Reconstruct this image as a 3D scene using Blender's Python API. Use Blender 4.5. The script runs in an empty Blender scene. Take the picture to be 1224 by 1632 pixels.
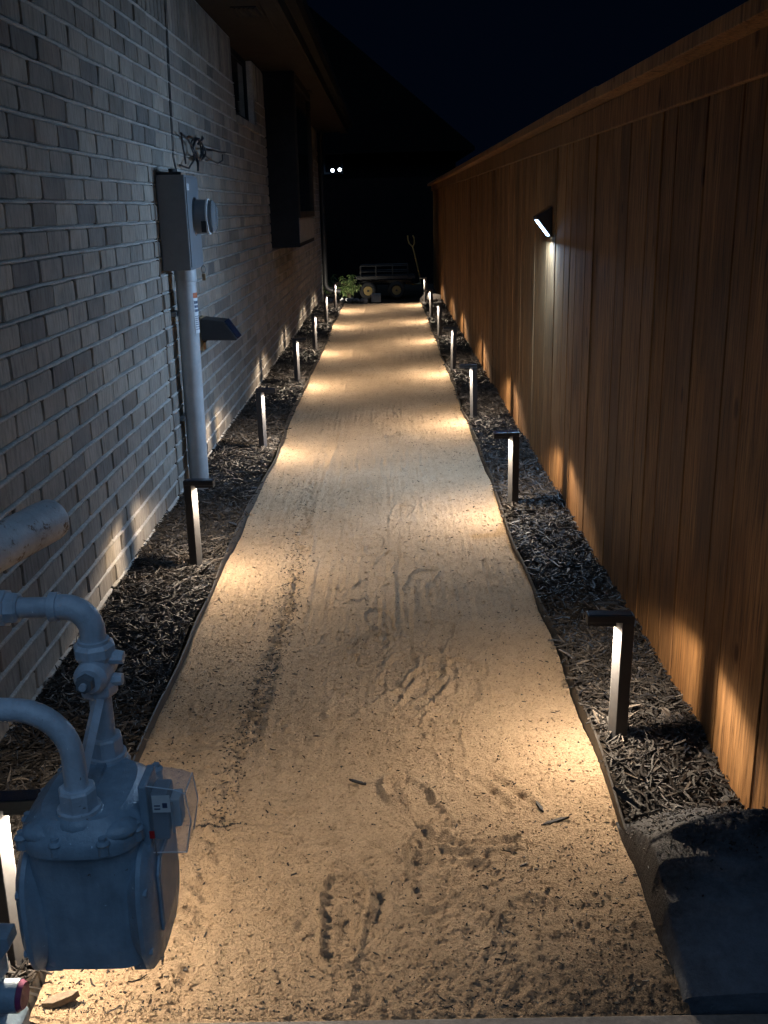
import bpy, bmesh, math, random
import numpy as np
from mathutils import Vector, Matrix
R = math.radians
random.seed(7); rng = np.random.default_rng(7)
S = bpy.context.scene
COL = S.collection

# ------------------------------------------------------------------ camera
cam = bpy.data.cameras.new('camera'); cam_o = bpy.data.objects.new('camera', cam); COL.objects.link(cam_o)
CAM_H = 1.45; F_PX = 1580.0
d = Vector((616 - 612, -(330 - 816), -F_PX)).normalized()         # the path's direction in camera axes
u0 = Vector((-math.sin(R(1.2)), math.cos(R(1.2)), 0)); u = (u0 - d * u0.dot(d)).normalized()
x = d.cross(u)
cam_o.matrix_world = Matrix.Translation((0, 0, CAM_H)) @ Matrix((tuple(x), tuple(d), tuple(u))).to_4x4()
cam.sensor_fit = 'HORIZONTAL'; cam.sensor_width = 36; cam.lens = F_PX / 1224 * 36
cam.clip_start = 0.05; cam.clip_end = 400
S.camera = cam_o

# ------------------------------------------------------------------ night sky, cool fill light, exposure
W = bpy.data.worlds.new('World'); S.world = W; W.use_nodes = True
bg = W.node_tree.nodes['Background']
bg.inputs[0].default_value = (0.12, 0.34, 1.0, 1); bg.inputs[1].default_value = 0.0036
sun = bpy.data.lights.new('cool_fill', 'SUN'); sun.energy = 0.70; sun.angle = R(60); sun.color = (0.36, 0.62, 1.0)  # broad sun lamp added as cool fill for wall, meter and bag
sun_o = bpy.data.objects.new('cool_fill', sun); COL.objects.link(sun_o)
sun_o.rotation_euler = Vector((0.13, -0.60, 0.79)).to_track_quat('Z', 'Y').to_euler()
S.view_settings.view_transform = 'Standard'; S.view_settings.look = 'None'
S.view_settings.exposure = 0; S.view_settings.gamma = 1; S.view_settings.use_curve_mapping = False
S.render.engine = 'CYCLES'
S.cycles.use_denoising = True; S.cycles.max_bounces = 6; S.cycles.caustics_reflective = False; S.cycles.caustics_refractive = False
S.cycles.sample_clamp_indirect = 4.0
WARM = (1.0, 0.81, 0.60); COOL = (0.40, 0.65, 1.0)
LAMP_W = 35.0; WALL_LIGHT_W = 35.0

# ------------------------------------------------------------------ node materials
def N(nt, t, **kw):
    n = nt.nodes.new(t)
    for k, v in kw.items():
        if k.startswith('i_'):
            n.inputs[int(k[2:]) if k[2:].isdigit() else k[2:].replace('_', ' ')].default_value = v
        else: setattr(n, k, v)
    return n
def newmat(name, base=(.5, .5, .5), rough=.6, metal=0.0, spec=.5):
    m = bpy.data.materials.new(name); m.use_nodes = True
    b = m.node_tree.nodes['Principled BSDF']
    b.inputs['Base Color'].default_value = (*base, 1); b.inputs['Roughness'].default_value = rough
    b.inputs['Metallic'].default_value = metal; b.inputs['Specular IOR Level'].default_value = spec
    return m, m.node_tree, b
def pos(nt, scale=(1, 1, 1), rnd=0.0):
    g = N(nt, 'ShaderNodeNewGeometry'); mp = N(nt, 'ShaderNodeMapping'); mp.inputs['Scale'].default_value = scale
    nt.links.new(g.outputs['Position'], mp.inputs['Vector'])
    if rnd:
        oi = N(nt, 'ShaderNodeObjectInfo'); ml = N(nt, 'ShaderNodeVectorMath', operation='SCALE'); ml.inputs[0].default_value = (rnd, rnd * .7, rnd * 1.3)
        nt.links.new(oi.outputs['Random'], ml.inputs['Scale']); nt.links.new(ml.outputs[0], mp.inputs['Location'])
    return mp.outputs[0]
def noise(nt, vec, scale, detail=4, rough=.6, dist=0):
    n = N(nt, 'ShaderNodeTexNoise'); n.inputs['Scale'].default_value = scale; n.inputs['Detail'].default_value = detail
    n.inputs['Roughness'].default_value = rough; n.inputs['Distortion'].default_value = dist
    nt.links.new(vec, n.inputs['Vector']); return n.outputs['Fac']
def ramp(nt, fac, stops):
    r = N(nt, 'ShaderNodeValToRGB'); e = r.color_ramp.elements
    while len(e) < len(stops): e.new(.5)
    for el, (p, c) in zip(e, stops): el.position = p; el.color = (*c, 1) if len(c) == 3 else c
    nt.links.new(fac, r.inputs[0]); return r.outputs[0]
def mix(nt, a, b, fac, mode='MIX'):
    m = N(nt, 'ShaderNodeMix', data_type='RGBA', blend_type=mode)
    if isinstance(fac, (int, float)): m.inputs[0].default_value = fac
    else: nt.links.new(fac, m.inputs[0])
    for v, i in ((a, 6), (b, 7)):
        if isinstance(v, tuple): m.inputs[i].default_value = (*v, 1)
        else: nt.links.new(v, m.inputs[i])
    return m.outputs[2]
def bump(nt, b, h, strength, dist):
    n = N(nt, 'ShaderNodeBump'); n.inputs['Strength'].default_value = strength; n.inputs['Distance'].default_value = dist
    nt.links.new(h, n.inputs['Height']); nt.links.new(n.outputs[0], b.inputs['Normal'])
def fract_random(nt):
    g = N(nt, 'ShaderNodeNewGeometry'); o = N(nt, 'ShaderNodeObjectInfo')
    a = N(nt, 'ShaderNodeMath', operation='ADD'); f = N(nt, 'ShaderNodeMath', operation='FRACT')
    nt.links.new(g.outputs['Random Per Island'], a.inputs[0]); nt.links.new(o.outputs['Random'], a.inputs[1]); nt.links.new(a.outputs[0], f.inputs[0])
    return f.outputs[0]
def speckled(name, base, rough=.5, amount=.25, scale=60, metal=0., spec=.5, bmp=0.0, rough_var=.15):
    m, nt, b = newmat(name, base, rough, metal, spec)
    v = pos(nt); n1 = noise(nt, v, scale, 5, .7); n2 = noise(nt, v, scale * .12, 4, .6)
    lo = tuple(c * (1 - amount) for c in base); hi = tuple(min(1, c * (1 + amount)) for c in base)
    c1 = ramp(nt, n1, [(.3, lo), (.7, hi)]); c2 = ramp(nt, n2, [(.35, (1 - amount,) * 3), (.65, (1, 1, 1))])
    nt.links.new(mix(nt, c1, c2, 1.0, 'MULTIPLY'), b.inputs['Base Color'])
    rr = N(nt, 'ShaderNodeMapRange'); rr.inputs[3].default_value = max(.05, rough - rough_var); rr.inputs[4].default_value = min(1, rough + rough_var)
    nt.links.new(n2, rr.inputs[0]); nt.links.new(rr.outputs[0], b.inputs['Roughness'])
    if bmp: bump(nt, b, n1, .6, bmp)
    return m
M = {}
# sand
m, nt, b = newmat('sand', rough=1.0, spec=.15); v = pos(nt)
n_big = noise(nt, v, 1.7, 4, .6); n_mid = noise(nt, v, 22, 5, .7); n_fine = noise(nt, v, 420, 3, .8)
c = ramp(nt, n_big, [(.3, (.46, .330, .210)), (.55, (.53, .388, .255)), (.75, (.58, .438, .30))])
c = mix(nt, c, ramp(nt, n_mid, [(.30, (.72, .70, .68)), (.5, (1, 1, 1))]), .6, 'MULTIPLY')
c = mix(nt, c, ramp(nt, n_fine, [(.30, (.42, .40, .38)), (.43, (1, 1, 1)), (.62, (1, 1, 1)), (.76, (1.45, 1.43, 1.4))]), .9, 'MULTIPLY')
vo = N(nt, 'ShaderNodeTexVoronoi'); vo.inputs['Scale'].default_value = 95; nt.links.new(v, vo.inputs['Vector'])
spk = ramp(nt, vo.outputs['Distance'], [(.0, (.30, .27, .24)), (.13, (.42, .38, .35)), (.2, (1, 1, 1))])
msk = ramp(nt, noise(nt, v, 5, 6, .8), [(.47, (0, 0, 0)), (.6, (1, 1, 1))])
bw = N(nt, 'ShaderNodeRGBToBW'); nt.links.new(msk, bw.inputs[0])
c = mix(nt, c, mix(nt, c, spk, 1.0, 'MULTIPLY'), bw.outputs[0])
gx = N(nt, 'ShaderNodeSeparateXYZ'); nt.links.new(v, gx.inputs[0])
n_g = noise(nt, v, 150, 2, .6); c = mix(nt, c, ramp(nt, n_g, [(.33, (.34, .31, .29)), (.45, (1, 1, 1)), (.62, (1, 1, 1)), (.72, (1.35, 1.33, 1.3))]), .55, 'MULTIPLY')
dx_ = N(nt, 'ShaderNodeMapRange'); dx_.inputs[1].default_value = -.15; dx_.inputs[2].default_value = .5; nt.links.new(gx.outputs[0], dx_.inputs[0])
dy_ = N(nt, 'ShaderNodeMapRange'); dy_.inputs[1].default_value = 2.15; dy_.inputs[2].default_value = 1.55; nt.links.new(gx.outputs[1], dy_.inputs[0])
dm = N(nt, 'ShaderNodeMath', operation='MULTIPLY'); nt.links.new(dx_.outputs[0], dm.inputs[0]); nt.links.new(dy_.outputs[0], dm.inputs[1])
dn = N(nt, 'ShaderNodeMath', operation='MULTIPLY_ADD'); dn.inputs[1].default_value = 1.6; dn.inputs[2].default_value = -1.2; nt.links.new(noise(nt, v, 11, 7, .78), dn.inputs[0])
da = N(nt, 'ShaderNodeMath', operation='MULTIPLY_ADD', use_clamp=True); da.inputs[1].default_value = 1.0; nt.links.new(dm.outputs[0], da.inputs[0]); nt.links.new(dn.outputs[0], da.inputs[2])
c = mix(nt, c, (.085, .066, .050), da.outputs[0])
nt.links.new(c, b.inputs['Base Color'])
ad = N(nt, 'ShaderNodeMath', operation='MULTIPLY_ADD'); ad.inputs[1].default_value = .35; nt.links.new(n_fine, ad.inputs[0]); nt.links.new(noise(nt, v, 130, 4, .75), ad.inputs[2])
bump(nt, b, ad.outputs[0], 1.0, .014); M['sand'] = m
# brick
m, nt, b = newmat('brick', rough=.88, spec=.25); fr = fract_random(nt)
c = ramp(nt, fr, [(.0, (.165, .147, .130)), (.22, (.28, .248, .212)), (.45, (.225, .205, .184)), (.62, (.32, .287, .245)), (.8, (.25, .225, .196)), (1, (.15, .140, .132))])
st = noise(nt, pos(nt, (1, 1, .16)), 70, 5, .7); c = mix(nt, c, ramp(nt, st, [(.3, (.45, .43, .42)), (.5, (1, 1, 1)), (.72, (1.35, 1.33, 1.3))]), .75, 'MULTIPLY')
n2 = noise(nt, pos(nt), 6, 5, .7); c = mix(nt, c, ramp(nt, n2, [(.3, (.75, .73, .7)), (.6, (1.05, 1.04, 1.03))]), .8, 'MULTIPLY')
nt.links.new(c, b.inputs['Base Color']); bump(nt, b, noise(nt, pos(nt, (1, 1, .4)), 120, 5, .75), .7, .004); M['brick'] = m
M['mortar'] = speckled('mortar', (.41, .39, .36), .95, .25, 90, bmp=.004, spec=.2)
M['sealant'] = speckled('sealant', (.085, .052, .030), .7, .3, 40)
# fence wood
m, nt, b = newmat('cedar', rough=.62, spec=.3); fr = fract_random(nt)
c = ramp(nt, fr, [(0, (.20, .106, .042)), (.3, (.315, .172, .070)), (.55, (.24, .128, .052)), (.8, (.385, .215, .092)), (1, (.155, .081, .034))])
gr = noise(nt, pos(nt, (1, 1, .045), 9.0), 95, 6, .72, .3); c = mix(nt, c, ramp(nt, gr, [(.35, (.14, .11, .10)), (.455, (.78, .74, .70)), (.57, (1.1, 1.07, 1.04)), (.70, (1.7, 1.66, 1.6))]), .95, 'MULTIPLY')
wv = N(nt, 'ShaderNodeTexWave', wave_type='RINGS', rings_direction='Y'); wv.inputs['Scale'].default_value = 7; wv.inputs['Distortion'].default_value = 5; wv.inputs['Detail'].default_value = 3
nt.links.new(pos(nt, (1, 1.6, .09), 7.0), wv.inputs['Vector'])
c = mix(nt, c, ramp(nt, wv.outputs['Fac'], [(.0, (.68, .62, .56)), (.35, (1, 1, 1)), (1, (1, 1, 1))]), .7, 'MULTIPLY')
kv = N(nt, 'ShaderNodeTexVoronoi'); kv.inputs['Scale'].default_value = 3.2; nt.links.new(pos(nt, (1, 1.5, .8), 5.0), kv.inputs['Vector'])
c = mix(nt, c, ramp(nt, kv.outputs['Distance'], [(.0, (.18, .12, .08)), (.05, (.32, .23, .17)), (.085, (1, 1, 1))]), .9, 'MULTIPLY')
c = mix(nt, c, ramp(nt, noise(nt, pos(nt, (1, 1, .5)), 2.2, 4, .65), [(.3, (.66, .62, .58)), (.62, (1.08, 1.06, 1.04))]), .8, 'MULTIPLY')
nt.links.new(c, b.inputs['Base Color']); bump(nt, b, gr, .55, .004); M['cedar'] = m
# mulch
m, nt, b = newmat('mulch', rough=.60, spec=.38); fr = fract_random(nt)
c = ramp(nt, fr, [(0, (.008, .007, .0065)), (.45, (.021, .019, .018)), (.8, (.040, .036, .033)), (.95, (.080, .070, .063)), (1, (.14, .12, .10))])
fb = noise(nt, pos(nt), 260, 4, .7); c = mix(nt, c, ramp(nt, fb, [(.3, (.45, .43, .42)), (.65, (1.15, 1.12, 1.1))]), .8, 'MULTIPLY')
nt.links.new(c, b.inputs['Base Color']); bump(nt, b, fb, .6, .002); M['mulch'] = m
M['soil'] = speckled('soil', (.030, .024, .019), .95, .45, 55, bmp=.02, spec=.1)
M['black_plastic'] = speckled('black_plastic', (.055, .050, .046), .55, .35, 35, bmp=.002)
M['lamp_metal'] = speckled('lamp_metal', (.024, .021, .020), .38, .15, 120, spec=.5)
M['reflector'] = speckled('reflector', (.135, .135, .14), .35, .12, 60)
M['solar_glass'] = speckled('solar_glass', (.012, .018, .035), .16, .2, 20, spec=.6, rough_var=.06)
def painted(name, base, rough):                       # thick paint with chips, drips and a little rust
    m, nt, b = newmat(name, base, rough); v = pos(nt)
    c = ramp(nt, noise(nt, v, 14, 5, .65), [(.3, tuple(k * .78 for k in base)), (.65, tuple(k * 1.12 for k in base))])
    c = mix(nt, c, ramp(nt, noise(nt, pos(nt, (1, 1, .15)), 60, 4, .6), [(.4, (.82, .82, .82)), (.6, (1, 1, 1))]), .6, 'MULTIPLY')
    def mask(sc, lo, hi):
        w = N(nt, 'ShaderNodeRGBToBW'); nt.links.new(ramp(nt, noise(nt, v, sc, 6, .75), [(lo, (0, 0, 0)), (hi, (1, 1, 1))]), w.inputs[0]); return w.outputs[0]
    c = mix(nt, c, (.10, .062, .040), mask(48, .655, .70)); c = mix(nt, c, tuple(min(1, k * 2.0 + .04) for k in base), mask(75, .67, .69))
    nt.links.new(c, b.inputs['Base Color']); bump(nt, b, noise(nt, v, 150, 4, .7), .5, .0025); M[name] = m
painted('paint_blue', (.245, .330, .410), .27); painted('paint_grey_blue', (.47, .53, .60), .36)
M['steel_grey'] = speckled('steel_grey', (.15, .165, .18), .45, .10, 18)
M['pvc'] = speckled('pvc', (.42, .43, .44), .5, .14, 12)
M['dark_metal'] = speckled('dark_metal', (.014, .014, .016), .5, .2, 40)
M['brass'] = speckled('brass', (.30, .20, .10), .5, .2, 60)
M['dark_trim'] = speckled('dark_trim', (.016, .017, .019), .7, .25, 14, spec=.06)
M['eave_paint'] = speckled('eave_paint', (.030, .025, .021), .8, .22, 7, bmp=.002, spec=.1)
M['roof'] = speckled('roof', (.003, .003, .003), .95, .3, 30, spec=.06)
M['cable'] = speckled('cable', (.012, .012, .016), .5, .2, 60)
M['white_cable'] = speckled('white_cable', (.5, .5, .5), .6, .1, 60)
M['concrete'] = speckled('concrete', (.22, .205, .19), .95, .25, 60, bmp=.004)
M['stone'] = speckled('stone', (.16, .16, .17), .8, .6, 45, bmp=.006)
M['tyre'] = speckled('tyre', (.012, .012, .012), .8, .2, 40)
M['yellow'] = speckled('yellow', (.22, .15, .045), .45, .15, 30)
M['cart_black'] = speckled('cart_black', (.016, .016, .017), .55, .2, 30)
M['siding'] = speckled('siding', (.004, .004, .0045), .8, .2, 8, spec=.06)
M['purple'] = speckled('purple', (.22, .035, .11), .5, .2, 40)
M['label_white'] = speckled('label_white', (.62, .63, .64), .6, .06, 50)
M['label_orange'] = speckled('label_orange', (.42, .10, .025), .6, .1, 50)
M['label_ink'] = speckled('label_ink', (.05, .07, .13), .6, .1, 50)
M['edge'] = speckled('edge', (.55, .60, .66), .25, .1, 60)
M['register'] = speckled('register', (.22, .25, .29), .5, .1, 30)
M['red'] = speckled('red', (.5, .02, .02), .5, .1, 50)
M['bag'] = speckled('bag', (.082, .100, .130), .60, .45, 70, bmp=.004, spec=.30)
m, nt, b = newmat('bag', rough=.6, spec=.25); v = pos(nt)   # plastic sheet with mulch dust; lamp-lit back and left side also darkened in colour
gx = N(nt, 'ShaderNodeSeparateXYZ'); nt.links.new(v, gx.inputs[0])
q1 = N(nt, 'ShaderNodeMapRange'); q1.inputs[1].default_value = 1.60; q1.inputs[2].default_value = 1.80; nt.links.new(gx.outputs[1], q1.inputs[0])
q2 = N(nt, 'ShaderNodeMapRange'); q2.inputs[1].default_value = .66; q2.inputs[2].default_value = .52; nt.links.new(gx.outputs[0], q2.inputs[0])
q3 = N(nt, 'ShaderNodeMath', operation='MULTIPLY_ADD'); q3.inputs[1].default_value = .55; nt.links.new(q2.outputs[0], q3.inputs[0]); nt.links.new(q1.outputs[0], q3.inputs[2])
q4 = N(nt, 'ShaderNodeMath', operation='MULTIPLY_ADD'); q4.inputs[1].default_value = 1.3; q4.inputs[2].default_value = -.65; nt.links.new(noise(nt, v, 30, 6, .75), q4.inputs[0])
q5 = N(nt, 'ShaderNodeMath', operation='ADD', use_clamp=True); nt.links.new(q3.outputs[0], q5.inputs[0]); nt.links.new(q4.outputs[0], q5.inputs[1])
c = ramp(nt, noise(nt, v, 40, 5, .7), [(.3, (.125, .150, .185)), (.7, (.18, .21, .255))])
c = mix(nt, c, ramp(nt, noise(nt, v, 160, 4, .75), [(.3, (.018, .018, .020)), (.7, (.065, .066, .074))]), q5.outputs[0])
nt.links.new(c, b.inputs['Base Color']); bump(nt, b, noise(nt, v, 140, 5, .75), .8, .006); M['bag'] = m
M['galvanised'] = None
m, nt, b = newmat('galvanised', rough=.5, spec=.5); v = pos(nt)
c = ramp(nt, noise(nt, v, 9, 5, .65), [(.3, (.33, .34, .36)), (.6, (.55, .56, .57))])
rust = ramp(nt, noise(nt, v, 26, 6, .75), [(.56, (0, 0, 0)), (.63, (1, 1, 1))]); bw = N(nt, 'ShaderNodeRGBToBW'); nt.links.new(rust, bw.inputs[0])
nt.links.new(mix(nt, c, (.14, .085, .05), bw.outputs[0]), b.inputs['Base Color']); bump(nt, b, noise(nt, v, 60, 5, .7), .5, .004); M['galvanised'] = m
# leaves
m, nt, b = newmat('leaf', rough=.5, spec=.4); fr = fract_random(nt)
nt.links.new(ramp(nt, fr, [(0, (.03, .06, .018)), (.4, (.08, .14, .04)), (.75, (.17, .24, .08)), (1, (.34, .38, .18))]), b.inputs['Base Color'])
b.inputs['Subsurface Weight'].default_value = 0; M['leaf'] = m
M['bark'] = speckled('bark', (.20, .15, .105), .8, .4, 90, bmp=.004)
M['stem'] = speckled('stem', (.08, .07, .03), .8, .2, 60)
# glass
m, nt, b = newmat('window_glass', (.02, .025, .03), .06, spec=.6); M['glass'] = m
m, nt, b = newmat('clear_plastic', (.45, .50, .56), .14, spec=.6); b.inputs['Alpha'].default_value = .26
nt.links.new(ramp(nt, noise(nt, pos(nt), 25, 4, .7), [(.4, (.08,) * 3), (.7, (.30,) * 3)]), b.inputs['Roughness']); M['clear'] = m
m, nt, b = newmat('meter_glass', (.85, .88, .92), .08); b.inputs['Transmission Weight'].default_value = .85; b.inputs['IOR'].default_value = 1.2; M['meter_glass'] = m
def emit(name, col, s):
    m, nt, b = newmat(name, (.8, .8, .8), .5); b.inputs['Emission Color'].default_value = (*col, 1); b.inputs['Emission Strength'].default_value = s; return m
M['led_cool'] = emit('led_cool', COOL, 26.0); M['led_warm'] = emit('led_warm', WARM, 2.5); M['led_far'] = emit('led_far', (.8, .88, 1), 7.0)
M['pale_plate'] = speckled('pale_plate', (.40, .41, .42), .5, .1, 40)

# ------------------------------------------------------------------ mesh helpers
class MB:
    def __init__(s): s.v = []; s.f = []
    def add(s, vs, fs):
        o = len(s.v); s.v += [tuple(p) for p in vs]; s.f += [tuple(i + o for i in f) for f in fs]; return s
    def box(s, x0, x1, y0, y1, z0, z1):
        return s.add([(x0, y0, z0), (x1, y0, z0), (x1, y1, z0), (x0, y1, z0), (x0, y0, z1), (x1, y0, z1), (x1, y1, z1), (x0, y1, z1)],
                     [(0, 3, 2, 1), (4, 5, 6, 7), (0, 1, 5, 4), (1, 2, 6, 5), (2, 3, 7, 6), (3, 0, 4, 7)])
    def prism(s, poly, axis, a0, a1):              # poly in the two remaining axes, extruded along axis
        n = len(poly)
        def P(p, a): return {'x': (a, p[0], p[1]), 'y': (p[0], a, p[1]), 'z': (p[0], p[1], a)}[axis]
        return s.add([P(p, a0) for p in poly] + [P(p, a1) for p in poly],
                     [tuple(range(n))[::-1], tuple(range(n, 2 * n))] + [(i, (i + 1) % n, n + (i + 1) % n, n + i) for i in range(n)])
    def tube(s, pts, r, n=12, caps=True):
        pts = [Vector(p) for p in pts]; k = len(pts); rs = r if isinstance(r, (list, tuple)) else [r] * k
        t = (pts[1] - pts[0]).normalized(); a = Vector((0, 0, 1)) if abs(t.z) < .9 else Vector((1, 0, 0)); nrm = (a - t * a.dot(t)).normalized()
        vs = []
        for i, p in enumerate(pts):
            if i == 0: tt = pts[1] - pts[0]
            elif i == k - 1: tt = pts[-1] - pts[-2]
            else: tt = (pts[i + 1] - p).normalized() + (p - pts[i - 1]).normalized()
            tt = tt.normalized(); nrm = (nrm - tt * nrm.dot(tt)).normalized(); bn = tt.cross(nrm)
            for j in range(n):
                q = 2 * math.pi * j / n; vs.append(p + (nrm * math.cos(q) + bn * math.sin(q)) * rs[i])
        fs = [(i * n + j, i * n + (j + 1) % n, (i + 1) * n + (j + 1) % n, (i + 1) * n + j) for i in range(k - 1) for j in range(n)]
        if caps: fs += [tuple(range(n))[::-1], tuple(range((k - 1) * n, k * n))]
        return s.add(vs, fs)
    def sphere(s, c, r, n=10, sq=(1, 1, 1)):
        vs = []; fs = []; mrows = n // 2 + 1
        for i in range(mrows + 1):
            t = math.pi * i / mrows
            for j in range(n):
                p = 2 * math.pi * j / n; vs.append((c[0] + r * sq[0] * math.sin(t) * math.cos(p), c[1] + r * sq[1] * math.sin(t) * math.sin(p), c[2] + r * sq[2] * math.cos(t)))
        for i in range(mrows):
            for j in range(n): fs.append((i * n + j, (i + 1) * n + j, (i + 1) * n + (j + 1) % n, i * n + (j + 1) % n))
        return s.add(vs, fs)
    def mesh(s, name, mat, smooth=None):
        me = bpy.data.meshes.new(name); me.from_pydata(s.v, [], s.f); me.update()
        bm = bmesh.new(); bm.from_mesh(me); bmesh.ops.remove_doubles(bm, verts=bm.verts, dist=1e-6); bmesh.ops.recalc_face_normals(bm, faces=bm.faces); bm.to_mesh(me); bm.free()
        if mat: me.materials.append(mat)
        if smooth is not None:
            me.polygons.foreach_set('use_smooth', [True] * len(me.polygons)); me.set_sharp_from_angle(angle=R(smooth))
        return me
    def build(s, name, mat, parent=None, smooth=None, bevel=0):
        o = link(name, s.mesh(name, mat, smooth), parent)
        if bevel:
            mo = o.modifiers.new('bevel', 'BEVEL'); mo.width = bevel; mo.segments = 2; mo.limit_method = 'ANGLE'; mo.angle_limit = R(40)
        return o
def link(name, data, parent=None, loc=(0, 0, 0)):
    o = bpy.data.objects.new(name, data); COL.objects.link(o); o.location = loc
    if parent: o.parent = parent
    return o
def tag(o, label=None, cat=None, group=None, kind=None):
    if label: o['label'] = label
    if cat: o['category'] = cat
    if group: o['group'] = group
    if kind: o['kind'] = kind
    return o
def thing(name, label, cat, loc=(0, 0, 0), group=None): return tag(link(name, None, None, loc), label, cat, group)
def copy_tree(o, parent=None):
    c = o.copy(); COL.objects.link(c)
    if parent: c.parent = parent
    for ch in list(o.children): copy_tree(ch, c)
    return c
def arc(c, r, a0, a1, n, e1, e2):
    c = Vector(c); e1 = Vector(e1); e2 = Vector(e2)
    return [c + e1 * (r * math.cos(R(a0 + (a1 - a0) * i / n))) + e2 * (r * math.sin(R(a0 + (a1 - a0) * i / n))) for i in range(n + 1)]
def np_mesh(name, V, Fq, mat, smooth=False):       # quads only
    me = bpy.data.meshes.new(name); nv, nf = len(V), len(Fq)
    me.vertices.add(nv); me.vertices.foreach_set('co', np.asarray(V, np.float32).ravel())
    me.loops.add(nf * 4); me.loops.foreach_set('vertex_index', np.asarray(Fq, np.int32).ravel())
    me.polygons.add(nf); me.polygons.foreach_set('loop_start', np.arange(nf, dtype=np.int32) * 4); me.polygons.foreach_set('loop_total', np.full(nf, 4, np.int32))
    me.polygons.foreach_set('use_smooth', np.full(nf, smooth)); me.update(calc_edges=True); me.validate()
    me.materials.append(mat); return me
def vnoise(X, Y, sc, seed=0):                       # smooth value noise
    g = np.random.default_rng(seed).random((256, 256)); x = X * sc; y = Y * sc
    xi = np.floor(x).astype(int); yi = np.floor(y).astype(int); fx = x - xi; fy = y - yi
    fx = fx * fx * (3 - 2 * fx); fy = fy * fy * (3 - 2 * fy); a = lambda i, j: g[i % 256, j % 256]
    return (a(xi, yi) * (1 - fx) + a(xi + 1, yi) * fx) * (1 - fy) + (a(xi, yi + 1) * (1 - fx) + a(xi + 1, yi + 1) * fx) * fy - .5

# ------------------------------------------------------------------ the place: measures
WALL = -1.09; FENCE = .83
def left_edge(y): y = np.asarray(y, float); return -.712 + .007 * np.sin(y * 1.3 + .4) + .003 * np.sin(y * 3.3) + .003 * np.sin(y * 9.1)
def right_edge(y): y = np.asarray(y, float); return .543 + .0025 * np.sin(y * 2.3 + 1) + .002 * np.sin(y * 4.1) - .004 * np.minimum(y, 12) * .5 + .005 * np.sin(y * 8.7) * .6
Y_END = 15.75

# ------------------------------------------------------------------ ground
g = MB().box(-30, 30, -20, 120, -.6, -.05).build('ground', M['soil']); tag(g, kind='structure')

# sand path
rows = [1.488]
while rows[-1] < Y_END + .55: rows.append(rows[-1] + max(.0036, .0030 * rows[-1]))
rows = np.array(rows); U = np.linspace(0, 1, 230)
YY, UU = np.meshgrid(rows, U, indexing='ij'); XL = left_edge(YY) + .004; XR = right_edge(YY) - .004; XX = XL + (XR - XL) * UU
sand = np.zeros_like(XX)
sand += .018 * vnoise(XX, YY, 1.6, 1) + .008 * vnoise(XX, YY, 5, 2)
near = np.clip((2.5 - YY) / 1.0, 0, 1)
lump = np.clip(vnoise(XX, YY, 1.2, 3) + .12, 0, 1) + .30 * near * np.clip(vnoise(XX, YY, 3, 31) + .35, 0, 1)
rough_ = .6 + .8 * np.clip(vnoise(XX, YY, 2.3, 51) + vnoise(XX, YY, 7, 52) + .5, 0, 1)
sand += (.0028 + .007 * lump) * vnoise(XX, YY, 38, 4) + (.0032 * rough_ + .006 * lump) * vnoise(XX, YY, 90, 5) + (.0052 * rough_ * np.clip((6 - YY) / 3, .3, 1)) * vnoise(XX, YY, 150, 50)
brush = np.clip(vnoise(XX, YY, 1.1, 6) + .35, 0, 1)
sand += .0125 * brush * vnoise(XX * 1.0, YY * .035, 60, 7) + .006 * brush * vnoise(XX, YY * .03, 120, 71) + .002 * vnoise(XX * .12, YY, 30, 77)
trk = -.43 + .022 * np.sin(YY * 2.2) + .10 * np.exp(-((YY - 2.2) / .7) ** 2) * 0
tw = np.exp(-((XX - trk) / .030) ** 2) * np.clip(1.35 - np.abs(YY - 3.6) / 3.0, .25, 1)
tread = np.abs(np.sin(YY * 95 + 2.5 * np.abs(XX - trk) / .03))
sand += tw * (-.008 + .008 * tread * (vnoise(XX, YY, 45, 8) + .6) + .030 * vnoise(XX, YY, 60, 88))
sand += .005 * np.exp(-((XX - trk - .06) / .02) ** 2)
def footprint(cx, cy, ang, depth=.010, L=.275, Wd=.098, bars=11, seed=0):
    global sand
    ca, sa = math.cos(R(ang)), math.sin(R(ang)); px = XX - cx; py = YY - cy
    mask0 = (abs(px) < .3) & (abs(py) < .3)
    l = (px * sa + py * ca) / (L / 2); w = px * ca - py * sa
    half = Wd / 2 * np.where(l > 0, 1 - .10 * (l - .45) ** 2, .80 + .25 * (l + .35) ** 2); half = np.maximum(half, .01)
    r = np.maximum((np.abs(w) / half) ** 2.2, 0) + np.abs(l) ** 4.5
    ins = np.clip((1.05 - r) / .16, 0, 1); rim = np.exp(-((r - 1.28) / .26) ** 2)
    brk = np.clip(vnoise(XX, YY, 14, 90 + seed) + .75, .2, 1)
    gro = np.where(np.abs(l) < .92, .5 + .5 * np.tanh(2.5 * np.sin(l * bars * math.pi + 1.2 * np.abs(w) / half)), 0) * (np.abs(l) > .12)
    sand = sand + mask0 * brk * (ins * (-depth * .62 + depth * .50 * gro) + rim * depth * .80)
def skid(pts, depth=.010, width=.010):
    depth = depth * .52
    global sand
    for (x0, y0), (x1, y1) in zip(pts[:-1], pts[1:]):
        dx, dy = x1 - x0, y1 - y0; L2 = dx * dx + dy * dy
        t = np.clip(((XX - x0) * dx + (YY - y0) * dy) / L2, 0, 1); q = np.hypot(XX - x0 - t * dx, YY - y0 - t * dy)
        jag = 1 + .5 * vnoise(XX, YY, 40, 9) + .5 * vnoise(XX, YY, 9, 99)
        sand = sand + (-depth * np.exp(-(q / width) ** 2) + depth * .55 * np.exp(-((q - width * 2.2) / width) ** 2)) * np.clip(jag, .2, 2)
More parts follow.
